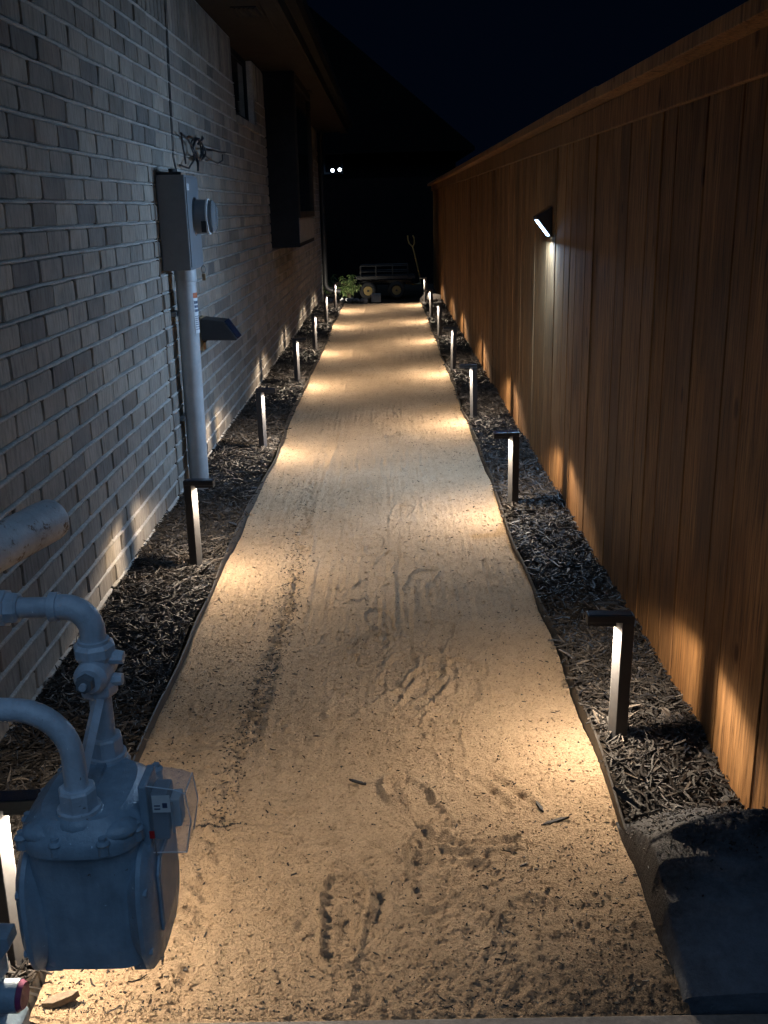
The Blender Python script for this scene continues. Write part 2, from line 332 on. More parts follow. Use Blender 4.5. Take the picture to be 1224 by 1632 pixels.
for k, (fx, fy, fa, dp) in enumerate([(.137, 2.52, -8, .011), (.05, 2.19, -28, .013), (.073, 1.93, 6, .013), (-.125, 1.77, 2, .013), (.235, 1.70, 25, .008),
        (.045, 4.70, 12, .011), (.10, 3.75, 20, .012), (-.05, 3.33, -10, .013), (.02, 2.95, 5, .009), (-.12, 2.75, 30, .008), (.12, 5.5, -10, .010), (.02, 6.3, 10, .010),
        (.20, 4.20, 8, .010), (-.06, 4.1, -15, .008), (.15, 3.2, 12, .011), (-.22, 3.2, 20, .008), (-.02, 7.4, 0, .010), (.1, 8.6, 14, .009), (-.15, 5.0, -20, .007), (.26, 2.9, -30, .008), (.20, 2.75, 15, .007)]):
    footprint(fx, fy, fa, dp, seed=k)
pr_ = np.random.default_rng(11)
for k in range(34):                                    # older, half trodden-out prints down the middle
    fy = 2.7 + 6.5 * pr_.random() ** 1.4; footprint(.03 + pr_.normal(0, .15), fy, pr_.normal(8, 16), pr_.uniform(.006, .011), seed=40 + k)
skid([(.165, 2.33), (.24, 2.235), (.275, 2.165)], .012); skid([(.25, 2.31), (.31, 2.22), (.345, 2.175)], .012)
skid([(.07, 2.04), (.14, 2.005), (.26, 2.02), (.31, 2.00)], .013); skid([(.10, 1.985), (.20, 1.965), (.29, 1.985)], .012)
skid([(-.045, 1.83), (-.055, 1.75)], .012); skid([(-.20, 1.82), (-.21, 1.74)], .010); skid([(-.12, 1.79), (-.115, 1.70)], .010)
skid([(-.02, 2.30), (.01, 2.19)], .010); skid([(.03, 2.13), (.06, 2.06)], .010)
for k in range(70):                                    # shallow scratches left by a rake
    x0 = rng.uniform(-.6, .45); y0 = rng.uniform(1.7, 9); skid([(x0, y0), (x0 + rng.uniform(-.06, .06), y0 + rng.uniform(-.12, .2))], rng.uniform(.002, .005), .006)
edge = np.minimum(XX - XL, XR - XX); sand += .012 * np.exp(-(edge / .05) ** 2) * (1 + vnoise(XX, YY, 9, 10))
sand -= np.clip((YY - Y_END) / .5, 0, 1) * .04
V = np.stack([XX, YY, sand], -1).reshape(-1, 3); nr, nc = XX.shape
ii = np.arange(nr - 1)[:, None] * nc + np.arange(nc - 1)[None]; Fq = np.stack([ii, ii + 1, ii + nc + 1, ii + nc], -1).reshape(-1, 4)
tag(link('path', np_mesh('path', V, Fq, M['sand'], True)), kind='structure')
def sand_z(px, py):
    i = np.clip(np.searchsorted(rows, py), 0, nr - 1); uu = (px - left_edge(py)) / (right_edge(py) - left_edge(py)); j = np.clip((uu * (nc - 1)).astype(int), 0, nc - 1); return sand[i, j]

# mulch beds
def bed_z(X, Y): return .050 + .030 * vnoise(X, Y, 3.2, 21) + .022 * vnoise(X, Y, 9, 22) + .008 * vnoise(X, Y, 25, 23)
def bed(side):
    ys = np.arange(.9 if side < 0 else 1.93, Y_END + .1, .03); w = np.linspace(0, 1, 14)
    Yb, Wb = np.meshgrid(ys, w, indexing='ij')
    a = np.full_like(Yb, WALL - .02) if side < 0 else right_edge(Yb) + .006
    bb = left_edge(Yb) - .006 if side < 0 else np.full_like(Yb, FENCE + .05)
    Xb = a + (bb - a) * Wb; Zb = bed_z(Xb, Yb) - .012
    h, k = Xb.shape; i2 = np.arange(h - 1)[:, None] * k + np.arange(k - 1)[None]
    tag(link('mulch_bed', np_mesh('mulch_bed', np.stack([Xb, Yb, Zb], -1).reshape(-1, 3), np.stack([i2, i2 + 1, i2 + k + 1, i2 + k], -1).reshape(-1, 4), M['soil'], True)), kind='structure')
bed(-1); bed(1)
def chips(P, L, Wd, T, tilt, name, matl):              # bent splinters, 26 quads-and-ends each
    n = len(P); t = np.linspace(-.5, .5, 4); cr = np.array([(-1, -1), (1, -1), (1, 1), (-1, 1)]) * .5
    bend = rng.normal(0, .16, n); bend2 = rng.normal(0, .10, n); tap = rng.uniform(.35, 1.0, (n, 4)); tap[:, 1:3] = rng.uniform(.8, 1.2, (n, 2))
    lx = L[:, None, None] * t[None, :, None] * np.ones((1, 1, 4))
    ly = Wd[:, None, None] * tap[:, :, None] * cr[None, None, :, 0] + (bend * L)[:, None, None] * (4 * t ** 2)[None, :, None] * .5 
    lz = T[:, None, None] * tap[:, :, None] * cr[None, None, :, 1] + (bend2 * L)[:, None, None] * (4 * t ** 2)[None, :, None] * .5
    az = rng.uniform(0, 2 * math.pi, n); ti = rng.normal(0, tilt, n); ro = rng.normal(0, .6, n)
    cR, sR = np.cos(ro)[:, None, None], np.sin(ro)[:, None, None]; ly, lz = ly * cR - lz * sR, ly * sR + lz * cR
    cT, sT = np.cos(ti)[:, None, None], np.sin(ti)[:, None, None]; lx, lz = lx * cT - lz * sT, lx * sT + lz * cT
    cA, sA = np.cos(az)[:, None, None], np.sin(az)[:, None, None]; lx, ly = lx * cA - ly * sA, lx * sA + ly * cA
    V = np.stack([lx + P[:, 0, None, None], ly + P[:, 1, None, None], lz + P[:, 2, None, None]], -1).reshape(-1, 3)
    f = [(s * 4 + j, s * 4 + (j + 1) % 4, s * 4 + 4 + (j + 1) % 4, s * 4 + 4 + j) for s in range(3) for j in range(4)] + [(3, 2, 1, 0), (12, 13, 14, 15)]
    F = (np.arange(n) * 16)[:, None, None] + np.array(f)[None]
    return tag(link(name, np_mesh(name, V, F.reshape(-1, 4), matl)), kind='stuff')
Pl = []
for y0, y1, dens in ((.95, 1.5, 2500), (1.5, 3.0, 11000), (3.0, 5.0, 8000), (5.0, 8.0, 3800), (8.0, 11.5, 2200), (11.5, 15.7, 1300)):
    for side in (-1, 1):
        wd = .385 if side < 0 else .30; n = int(dens * wd * (y1 - y0)); y = rng.uniform(y0, y1, n)
        a = np.full(n, WALL - .004) if side < 0 else right_edge(y) + .012; bb = left_edge(y) - .012 if side < 0 else np.full(n, FENCE + .012)
        q = a + (bb - a) * rng.random(n); ok = (y > 2.03) | (side < 0); q, y = q[ok], y[ok]; Pl.append(np.stack([q, y, bed_z(q, y) + rng.uniform(-.010, .016, len(q))], -1))
Pl = np.concatenate(Pl); n = len(Pl); farf = 1 + .9 * np.clip((Pl[:, 1] - 4) / 10, 0, 1)
big = rng.random(n) < .07
L = np.clip(rng.lognormal(math.log(.034), .55, n), .010, .100) * farf; Wd = rng.uniform(.0024, .0066, n) * farf * np.where(big, 2.2, 1); T = rng.uniform(.0015, .004, n) * farf
tag(chips(Pl, L, Wd, T, .30, 'mulch_chips', M['mulch']), 'dark brown shredded mulch covering both beds')
# crumbs of mulch on the sand
n = 5200; y = 1.52 + 13.8 * rng.random(n) ** 1.9; uq = np.where(rng.random(n) < .45, rng.random(n), np.where(rng.random(n) < .5, rng.beta(1, 9, n), rng.beta(9, 1, n)))
q = left_edge(y) + .01 + (right_edge(y) - left_edge(y) - .02) * uq
n2 = 420; y2 = np.clip(rng.normal(1.72, .2, n2), 1.5, 2.6); q2 = rng.uniform(.0, .52, n2); k2 = rng.random(n2) < np.clip((q2 + .1) * 1.8, 0, 1)
n3 = 1700; y3 = np.clip(rng.normal(3.1, .9, n3), 2.1, 6.5); q3 = -.43 + .022 * np.sin(y3 * 2.2) + rng.normal(0, .028, n3)
q = np.concatenate([q, q2[k2], q3]); y = np.concatenate([y, y2[k2], y3]); n = len(q)
tag(chips(np.stack([q, y, sand_z(q, y) + .001], -1), np.clip(rng.lognormal(math.log(.0048), .66, n), .0022, .045), rng.uniform(.0014, .0036, n), rng.uniform(.001, .0028, n), .10, 'mulch_crumbs', M['mulch']), 'dark crumbs and splinters of mulch scattered over the sand')
# sand grains and small clods
n = 15000; y = 1.5 + 5.5 * rng.random(n) ** 1.9; q = left_edge(y) + .01 + (right_edge(y) - left_edge(y) - .02) * rng.random(n)
sz = np.clip(rng.lognormal(math.log(.0029), .45, n), .0012, .009)
tag(chips(np.stack([q, y, sand_z(q, y) + .0004], -1), sz * 1.2, sz, sz * .8, .5, 'sand_clods', M['sand']), 'coarse grains and little clods on the sand')

# plastic edging strips
def edging(fn, sgn, label):
    ys = np.arange(1.25 if sgn < 0 else 2.0, Y_END, .035); xs = fn(ys); top = .046 + .010 * np.sin(ys * 3.1) + .006 * vnoise(ys, ys * 0, 9, 33)
    lean = .010 * np.sin(ys * 2.3 + 1)
    V = np.stack([np.stack([xs - .003, ys, 0 * ys - .03], -1), np.stack([xs - .003 + lean, ys, top], -1), np.stack([xs + .0005 + lean, ys, top + .003], -1), np.stack([xs + .003 + lean, ys, top], -1), np.stack([xs + .003, ys, 0 * ys - .03], -1)], 1)
    k = len(ys); i2 = np.arange(k - 1)[:, None] * 5 + np.arange(4)[None]
    o = link('edging_strip', np_mesh('edging_strip', V.reshape(-1, 3), np.stack([i2, i2 + 1, i2 + 6, i2 + 5], -1).reshape(-1, 4), M['black_plastic']))
    tag(o, label, 'edging', 'wavy black edging strips along the path')
edging(left_edge, -1, 'wavy black plastic edging between the sand path and the mulch along the brick wall')
edging(right_edge, 1, 'wavy black plastic edging between the sand path and the mulch along the wooden fence')
slab = MB().box(-1.3, .95, 1.2, 1.486, -.2, .006).build('threshold_slab', M['concrete'], bevel=.004); tag(slab, kind='structure')

# ------------------------------------------------------------------ the brick house
house = thing('brick_house', 'single storey pale brick house wall with dark bay and eaves along the path', 'house', (WALL, 4.87, 0))
HO = Vector((WALL, 4.87, 0))
def hp(mb, name, mat, parent=None, **k):                # a part of the house, built in world coordinates
    o = mb.build(name, mat, parent or house, **k); o.location = -HO if (parent is None or parent is house) else (0, 0, 0); return o
Y0, Y1 = .6, 16.9; Z_SOL = 2.332; Z_EAVE = 2.64
WIN = (7.80, 9.0, 2.13, Z_EAVE); BAY = (9.68, 11.60, 1.105, Z_EAVE)
bk = MB(); xb = WALL - .014
bk.box(xb - .10, xb, Y0, Y1, -.1, WIN[2]); bk.box(xb - .10, xb, Y0, WIN[0], WIN[2], Z_EAVE); bk.box(xb - .10, xb, WIN[1], Y1, WIN[2], Z_EAVE)
hp(bk, 'wall', M['mortar'])
def brick_mesh(L, h, seed):
    r = np.random.default_rng(seed); j = lambda s: float(r.uniform(-s, s)); c = .005
    def ring(x, ins, jit): return [(x + j(.0008), s * (L / 2 - ins - (c if k else 0)) + j(jit), t * (h / 2 - ins - (0 if k else c)) + j(jit)) for s, t, k in ((-1, -1, 1), (1, -1, 1), (1, -1, 0), (1, 1, 0), (1, 1, 1), (-1, 1, 1), (-1, 1, 0), (-1, -1, 0))]
    vs = ring(0.001, .0035, .0012) + ring(-.004, 0, .0016) + ring(-.034, 0, 0)
    fs = [tuple(range(8))] + [(a * 8 + i, a * 8 + 8 + i, a * 8 + 8 + (i + 1) % 8, a * 8 + (i + 1) % 8) for a in (0, 1) for i in range(8)]
    return vs, fs
LB, HB, PB, CB = .2195, .0705, .2306, .084
variants = [brick_mesh(LB, HB, s) for s in range(8)]; soldier_v = [brick_mesh(.0660, .283, 50 + s) for s in range(4)]
def to_mesh(vf): mb = MB(); mb.add(*vf); return mb.mesh('brick', M['brick'])
vmesh = [to_mesh(v) for v in variants]; smesh = [to_mesh(v) for v in soldier_v]
bricks = []                                             # (centre y, centre z, scale y, variant, soldier)
for k in range(28):
    zc = -.02 + CB * k + CB / 2; off = 2.949 + (PB / 2 if k % 2 == 0 else 0); i0 = math.floor((Y0 - off) / PB)
    for i in range(i0, i0 + 75):
        a = off + i * PB + (PB - LB) / 2; spans = [(a, a + LB)]
        cuts = [(-9, Y0), (Y1, 99)]
        if zc < 1.63: cuts.append((4.865, 4.886))
        if zc + CB / 2 > WIN[2] + .02: cuts.append((WIN[0], WIN[1]))
        if zc > BAY[2] - .0: cuts.append((BAY[0], BAY[1]))
        for c0, c1 in cuts:
            ns = []
            for s0, s1 in spans:
                if s1 <= c0 or s0 >= c1: ns.append((s0, s1)); continue
                if s0 < c0: ns.append((s0, c0 - .001))
                if s1 > c1: ns.append((c1 + .001, s1))
            spans = ns
        for s0, s1 in spans:
            if s1 - s0 > .03: bricks.append(((s0 + s1) / 2, zc, (s1 - s0) / LB, random.randrange(8), False))
yy = Y0 + .04
while yy < Y1:
    if not (WIN[0] - .04 < yy < WIN[1] + .04) and not (BAY[0] - .04 < yy < BAY[1] + .04): bricks.append((yy, Z_SOL + .149, 1, random.randrange(4), True))
    yy += CB
yy = BAY[0] + .05                                       # upright row under the bay
def shown(b):                                           # how large a brick shows: near ones in the photograph first
    y, z = b[0], b[1]; cx = WALL; dep = y * .956 - (z - CAM_H) * .294; px = 612 + 1580 * (cx + .002 * y) / dep; py = 816 - 1580 * (.294 * y + .956 * (z - CAM_H)) / dep
    vis = -15 < px < 1230 and -15 < py < 1640
    return (0 if vis else 1, y)
bricks.sort(key=shown)
far_v = []; far_f = []
for n_, (y, z, sy, vi, sol) in enumerate(bricks):
    if n_ < 300:
        o = link('brick', (smesh if sol else vmesh)[vi], house, Vector((WALL + random.uniform(-.0022, .0022), y + random.uniform(-.002, .002), z + random.uniform(-.0018, .0018))) - HO)
        o.scale = (1, sy, 1); o.rotation_euler = (random.gauss(0, .006), random.gauss(0, .010), random.gauss(0, .006))
    else:
        vs, fs = (soldier_v if sol else variants)[vi]; o0 = len(far_v); dx = random.uniform(-.0022, .0022); a = random.gauss(0, .006)
        far_v += [(WALL + dx + p[0], y + p[1] * sy - a * p[2], z + p[2] + a * p[1] * sy) for p in vs]; far_f += [tuple(i + o0 for i in f) for f in fs]
mb = MB(); mb.v = far_v; mb.f = far_f; o = hp(mb, 'bricks', M['brick']); tag(o, kind='stuff')
# bed joints: thick uneven mortar beads
ys = np.concatenate([np.arange(Y0, 7, .022), np.arange(7, Y1, .07)]); VV = []; FF = []; base = 0
for k in range(29):
    zc = -.02 + CB * k; segs = [(Y0, Y1)]
    if zc > WIN[2] - .02: segs = [(Y0, WIN[0] - .02), (WIN[1] + .02, BAY[0])] 
    elif zc > BAY[2] - .02: segs = [(Y0, BAY[0] - .02), (BAY[1] + .02, Y1)]
    for s0, s1 in segs:
        yk = ys[(ys >= s0) & (ys <= s1)]
        if len(yk) < 2: continue
        wz = .0022 * (vnoise(yk, yk * 0 + k * 3.3, 6, 41) * 2 + vnoise(yk, yk * 0 + k * 7.7, 30, 42)); bl = .0042 + .0040 * (vnoise(yk, yk * 0 + k * 5.1, 22, 43) + .35); th = .0062 + .0030 * vnoise(yk, yk * 0 + k, 11, 44)
        gap = (zc < 1.63) & (np.abs(yk - 4.8755) < .02); bl = np.where(gap, -.03, bl)
        x0 = np.where(gap, WALL - .03, WALL - .015)
        sec = [(x0, zc + wz - th), (WALL + bl, zc + wz - th * .62), (WALL + bl * .55, zc + wz + th * .45), (x0, zc + wz + th)]
        VV.append(np.stack([np.stack([a, yk, b2], -1) for a, b2 in sec], 1).reshape(-1, 3)); nk = len(yk)
        i2 = np.arange(nk - 1)[:, None] * 4 + np.arange(3)[None] + base; FF.append(np.stack([i2, i2 + 4, i2 + 5, i2 + 1], -1).reshape(-1, 4)); base += nk * 4
o = link('mortar_joints', np_mesh('mortar_joints', np.concatenate(VV), np.concatenate(FF), M['mortar'], True), house, -HO); tag(o, kind='stuff')
hp(MB().box(WALL - .02, WALL - .0008, 4.8655, 4.8855, -.02, 1.632), 'control_joint', M['sealant'])
# high window and its brick sill
w = hp(MB().box(WALL - .085, WALL - .06, WIN[0] + .002, WIN[1] - .002, 2.132, 2.18).box(WALL - .085, WALL - .06, WIN[0] + .002, WIN[1] - .002, 2.59, 2.638).box(WALL - .0851, WALL - .0601, WIN[0] + .002, WIN[0] + .05, 2.18, 2.59).box(WALL - .0851, WALL - .0601, WIN[1] - .05, WIN[1] - .002, 2.18, 2.59), 'window', M['dark_trim'])
hp(MB().box(WALL - .080, WALL - .072, WIN[0] + .05, WIN[1] - .05, 2.18, 2.59), 'pane', M['glass'], w)
sl = MB(); yy = WIN[0] - .03
while yy < WIN[1] - .03: sl.prism([(WALL - .09, 2.065), (WALL + .028, 2.065), (WALL + .028, 2.115), (WALL - .09, 2.14)], 'y', yy, yy + .073); yy += .084
hp(sl, 'window_sill', M['brick'], bevel=.003)
# bay box: dark side, window, brick apron
xo = -.818
hp(MB().box(WALL - .02, xo - .005, BAY[0], BAY[0] + .03, BAY[2], Z_EAVE), 'bay_side', M['dark_trim'])
hp(MB().box(WALL - .02, xo - .005, BAY[1] - .03, BAY[1], BAY[2], Z_EAVE), 'bay_side', M['dark_trim'])
hp(MB().box(WALL - .02, xo - .006, BAY[0] + .03, BAY[1] - .03, BAY[2] + .002, BAY[2] + .04), 'bay_floor', M['dark_trim'])
hp(MB().box(xo - .03, xo, BAY[0] + .002, BAY[1] - .002, BAY[2] + .04, 1.37), 'bay_apron', M['brick'])
wf = hp(MB().box(xo - .02, xo + .012, BAY[0] + .002, BAY[0] + .05, 1.372, 2.638).box(xo - .02, xo + .012, BAY[1] - .09, BAY[1] - .002, 1.372, 2.638).box(xo - .021, xo + .011, BAY[0] + .05, BAY[1] - .09, 1.372, 1.43).box(xo - .021, xo + .011, BAY[0] + .05, BAY[1] - .09, 2.56, 2.638), 'window', M['eave_paint'])
hp(MB().box(xo - .018, xo - .008, BAY[0] + .05, BAY[1] - .09, 1.43, 2.56), 'pane', M['glass'], wf)
# eaves
hp(MB().box(WALL - .3, -.640, Y0, Y1 + .5, Z_EAVE, Z_EAVE + .02), 'soffit', M['eave_paint'])
hp(MB().box(-.640, -.612, Y0, Y1 + .5, Z_EAVE - .025, Z_EAVE + .17), 'fascia', M['eave_paint'], bevel=.003)
hp(MB().box(-.640 - .09, -.6402, Y0, Y1 + .5, Z_EAVE - .022, Z_EAVE - .001), 'soffit_trim', M['eave_paint'], bevel=.003)
gt = MB().prism([(-.611, 2.70), (-.545, 2.70), (-.520, 2.735), (-.515, 2.80), (-.520, 2.80), (-.530, 2.74), (-.55, 2.712), (-.605, 2.712), (-.605, 2.80), (-.611, 2.80)], 'y', Y0, Y1 + .5)
hp(gt, 'gutter', M['dark_trim'])
hp(MB().prism([(-.60, 2.812), (-.60, 2.845), (-5.0, 5.2), (-5.0, 5.16)], 'y', Y0, Y1 + .5), 'roof', M['roof'])
for yv in (6.85, 11.4):
    sv = hp(MB().box(-.93, -.77, yv - .17, yv + .17, Z_EAVE - .006, Z_EAVE - .001), 'soffit_vent', M['dark_trim'])
    s_ = MB()
    for i in range(5): s_.prism([(-.915 + i * .029, 2.628), (-.905 + i * .029, 2.628), (-.895 + i * .029, 2.6338), (-.905 + i * .029, 2.6338)], 'y', yv - .15, yv + .15)
    hp(s_, 'slat', M['eave_paint'], sv)
dp = MB().tube([(-1.02, 16.98, 2.66), (-1.045, 16.98, 2.5), (-1.05, 16.98, .30)] + [tuple(p) for p in arc((-.93, 16.98, .26), .12, 180, 270, 6, (1, 0, 0), (0, 0, 1))] + [(-.80, 16.98, .12)], .042, 12)
hp(dp, 'downspout', M['dark_metal'], smooth=40)
hp(MB().box(WALL - 8, WALL - .10, Y1 - .2, Y1, -.1, Z_EAVE), 'end_wall', M['siding'])

# ------------------------------------------------------------------ wooden fence
fence = thing('wooden_fence', 'tall orange brown cedar privacy fence with cap rail along the right side', 'fence', (FENCE, 8, 0))
FO = Vector((FENCE, 8, 0))
def board_mesh(w, h): return MB().prism([(0, -w / 2 + .002), (.0025, -w / 2), (.018, -w / 2), (.018, w / 2), (.0025, w / 2), (0, w / 2 - .002)], 'z', 0, h).mesh('board', M['cedar'])
bms = [board_mesh(w, 1.775) for w in (.136, .138, .139, .1365, .090)]
yy = .35
while yy < 18.6:
    k = random.choices(range(5), (4, 4, 4, 4, .35))[0]; w = (.136, .138, .139, .1365, .090)[k]
    o = link('board', bms[k], fence, Vector((FENCE + random.uniform(0, .005), yy + w / 2, .012 + random.uniform(0, .01))) - FO)
    o.rotation_euler = (random.gauss(0, .0014), random.gauss(0, .0008), random.gauss(0, .006)); yy += w + random.choice((.0015, .002, .003, .0045, .006))
def rail(name, x0, x1, z0, z1, step, ph):
    yy = .35 + ph
    while yy < 18.6:
        y2 = min(yy + step, 18.62); mb = MB().box(x0, x1, yy - 8 + .0015, y2 - 8 - .0015, z0, z1)
        mb.v = [(p[0] - FENCE, p[1], p[2]) for p in mb.v]; o = mb.build(name, M['cedar'], fence, bevel=.003); o.rotation_euler = (random.gauss(0, .0006), 0, 0); yy += step
rail('cap_rail', .738, .915, 1.797, 1.835, 3.6, -.2); rail('trim_board', .806, .8275, 1.700, 1.7955, 3.6, .9)
rail('back_rail', .850, .888, .30, .39, 2.4, 0); rail('back_rail', .850, .888, 1.45, 1.54, 2.4, 0)

# ------------------------------------------------------------------ path lights
def path_light():
    t = thing('path_light', 'x', 'path light')
    MB().prism([(-.020, -.004), (-.003, -.019), (.027, -.019), (.027, .019), (-.003, .019), (-.020, .004)], 'z', -.06, .371).build('post', M['lamp_metal'], t, bevel=.0012)
    MB().prism([(-.0212, -.0035), (-.0045, -.0188), (-.0036, -.0188), (-.0202, -.0035), (-.0202, .0035), (-.0036, .0188), (-.0045, .0188), (-.0212, .0035)], 'z', .012, .3705).build('reflector_strip', M['reflector'], t)
    arm = MB().box(-.094, .0272, -.0195, .0195, .3712, .390).build('arm', M['lamp_metal'], t, bevel=.0012)
    MB().box(-.094, -.091, -.0194, .0194, .362, .3710).box(-.0909, -.0202, -.0194, -.0170, .362, .3710).box(-.0909, -.0202, .0170, .0194, .362, .3710).build('shade_lip', M['lamp_metal'], arm)
    MB().box(-.090, .022, -.0165, .0165, .3902, .3922).build('solar_panel', M['solar_glass'], t)
    MB().box(-.088, -.026, -.014, .014, .3690, .3710).build('lens', M['led_warm'], arm)
    l = bpy.data.lights.new('lamp', 'SPOT'); l.energy = LAMP_W; l.color = WARM; l.spot_size = R(154); l.spot_blend = .26; l.shadow_soft_size = .014
    link('lamp', l, t, (-.066, 0, .3665))
    l = bpy.data.lights.new('lamp_scatter', 'SPOT'); l.energy = LAMP_W * .25; l.color = WARM; l.spot_size = R(179); l.spot_blend = .55; l.shadow_soft_size = .02
    link('lamp_scatter', l, t, (-.066, 0, .3655))
    return t
pl0 = path_light(); ordinal = ['nearest', 'second', 'third', 'fourth', 'fifth', 'sixth', 'farthest']
RL = [(.592, 2.40), (.578, 4.60), (.568, 6.72), (.566, 8.90), (.560, 11.18), (.556, 13.15), (.562, 15.45)]
LL = [(-.757, 1.60), (-.812, 3.85), (-.786, 5.95), (-.780, 8.35), (-.770, 10.35), (-.790, 12.75), (-.775, 14.70)]
extra = {('r', 0): ', beside the black bag', ('l', 0): ', behind the blue gas meter', ('l', 1): ', in front of the conduit', ('l', 6): ', by the green shrub'}
first = True
for side, lst in (('r', RL), ('l', LL)):
    for i, (lx, ly) in enumerate(lst):
        o = pl0 if first else copy_tree(pl0); first = False
        o.location = (lx, ly, .03 if side == 'r' else .028); o.rotation_euler = (random.gauss(0, .008), random.gauss(0, .010), (0 if side == 'r' else math.pi) + random.gauss(0, .03))
        o['label'] = '%s black post light in the mulch along the %s%s' % (ordinal[i], 'fence' if side == 'r' else 'brick wall', extra.get((side, i), ''))
        o['group'] = 'black post lights lining the sand path'
        f_ = random.uniform(.84, 1.14)
        for ch in o.children:
            if ch.type == 'LIGHT': ch.data = ch.data.copy(); ch.data.energy *= f_

# ------------------------------------------------------------------ wall lights (one lit on the fence, one unlit on the house)
wl = thing('wall_light', 'small wedge solar light glowing cold white halfway up the fence', 'wall light', (FENCE, 5.22, 1.36))
MB().prism([(-.004, .075), (-.086, .022), (-.082, .012), (-.074, .014), (-.008, -.070), (-.004, -.072)], 'y', -.055, .055).build('housing', M['dark_metal'], wl, bevel=.002)
MB().prism([(-.0135, -.0665), (-.0750, .0110), (-.0775, .0095), (-.0158, -.0680)], 'y', -.034, .034).build('lens', M['led_cool'], wl)
MB().prism([(-.006, .0765), (-.084, .0255), (-.084, .0275), (-.006, .0785)], 'y', -.048, .048).build('solar_panel', M['solar_glass'], wl)
l = bpy.data.lights.new('lamp', 'AREA'); l.shape = 'RECTANGLE'; l.size = .09; l.size_y = .085; l.energy = WALL_LIGHT_W; l.color = COOL
lo = link('lamp', l, wl, (-.0500, 0, -.0320)); lo.rotation_euler = Vector((.785, 0, .62)).to_track_quat('Z', 'Y').to_euler()
ul = thing('wall_light', 'black wedge wall light, unlit, on the brick wall beside the conduit', 'wall light', (WALL, 5.76, .80))
MB().prism([(.022, .068), (.155, .052), (.225, -.050), (.218, -.056), (.022, -.052)], 'y', -.085, .085).build('housing', M['dark_metal'], ul, bevel=.003)
MB().prism([(.158, .0525), (.2265, -.0475), (.2285, -.0465), (.1600, .0540)], 'y', -.078, .078).build('solar_panel', M['solar_glass'], ul)
MB().box(.0015, .022, -.05, .05, -.115, .075).build('bracket', M['brass'], ul, bevel=.003)
MB().tube([(.03, -.03, -.052), (.03, -.03, -.066)], .012, 10).tube([(.03, .03, -.052), (.03, .03, -.066)], .012, 10).build('sensor', M['dark_metal'], ul)

# ------------------------------------------------------------------ electric meter box with its conduit
eb = thing('electric_meter_box', 'grey electric meter box with round glass meter above a white conduit', 'meter box', (WALL, 5.08, 0))
MB().box(.0035, .140, -.158, .158, 1.178, 1.618).build('box', M['steel_grey'], eb, bevel=.004)
MB().box(.1402, .146, -.150, .150, 1.19, 1.608).build('cover', M['steel_grey'], eb, bevel=.003)
mt = MB().tube([(.146, .03, 1.425), (.150, .03, 1.425), (.150, .03, 1.425), (.214, .03, 1.425)], [.092, .092, .082, .080], 28).build('meter', M['steel_grey'], eb, smooth=35)
MB().tube([(.214, .03, 1.425), (.236, .03, 1.425), (.247, .03, 1.425)], [.079, .077, .060], 28).build('dial_glass', M['meter_glass'], mt, smooth=40)
MB().tube([(.206, .03, 1.425), (.2065, .03, 1.425), (.2150, .03, 1.425), (.2155, .03, 1.425)], [.081, .086, .086, .081], 28).build('ring', M['label_white'], mt, smooth=30)
MB().tube([(.2145, .03, 1.425), (.219, .03, 1.425)], .068, 24).build('dial', M['label_white'], mt)
MB().box(.186, .210, -.058, -.044, 1.352, 1.405).build('tag', M['dark_metal'], mt)
MB().box(.004, .120, -.13, -.11, 1.6182, 1.632).tube([(.07, -.08, 1.618), (.07, -.08, 1.648)], .018, 10).build('hub', M['dark_metal'], eb)
lb = MB().box(.1462, .1468, -.142, -.094, 1.548, 1.578).build('sticker', M['label_white'], eb)
def text_mesh(body, size, mat, name, parent, loc):          # flat lettering facing +X
    c = bpy.data.curves.new(name, 'FONT'); c.body = body; c.size = size; c.align_x = 'CENTER'; c.align_y = 'CENTER'
    t = bpy.data.objects.new(name, c); COL.objects.link(t); dg = bpy.context.evaluated_depsgraph_get()
    me = bpy.data.meshes.new_from_object(t.evaluated_get(dg)); bpy.data.objects.remove(t)
    me.materials.clear(); me.materials.append(mat)
    o = link(name, me, parent, loc); o.rotation_euler = (R(90), 0, R(90)); return o
text_mesh('B', .030, M['label_ink'], 'letter', lb, (.1471, -.118, 1.563))
# padlock tag on its ring
ring = [Vector((.150 + .010 * math.cos(a), .115, 1.168 + .018 * math.sin(a))) for a in np.linspace(0, 2 * math.pi, 13)]
pk = MB().box(.141, .159, .108, .122, 1.112, 1.146).build('padlock', M['brass'], eb, bevel=.002); MB().tube(ring, .0022, 6).build('shackle', M['steel_grey'], pk)
cx = .078
cd = MB().tube([(cx, 0, 1.178), (cx, 0, 1.120), (cx, 0, 1.118), (cx - .008, 0, .5), (cx - .012, 0, -.02)], [.0545, .0545, .0505, .0505, .0505], 28).build('conduit', M['pvc'], eb, smooth=35)
def on_pipe(a0, a1, z0, z1, r, mat, name, parent, n=8):
    mb = MB(); vs = []
    for z in (z0, z1):
        for i in range(n + 1): q = R(a0 + (a1 - a0) * i / n); vs.append((cx - .0015 + r * math.cos(q), r * math.sin(q), z))
    mb.add(vs, [(i, i + 1, n + 2 + i, n + 1 + i) for i in range(n)]); return mb.build(name, mat, parent)
wlb = on_pipe(-42, 34, .862, 1.062, .0516, M['label_white'], 'label', cd); on_pipe(-42, 34, 1.036, 1.062, .0520, M['label_orange'], 'label_header', cd)
ink = MB()
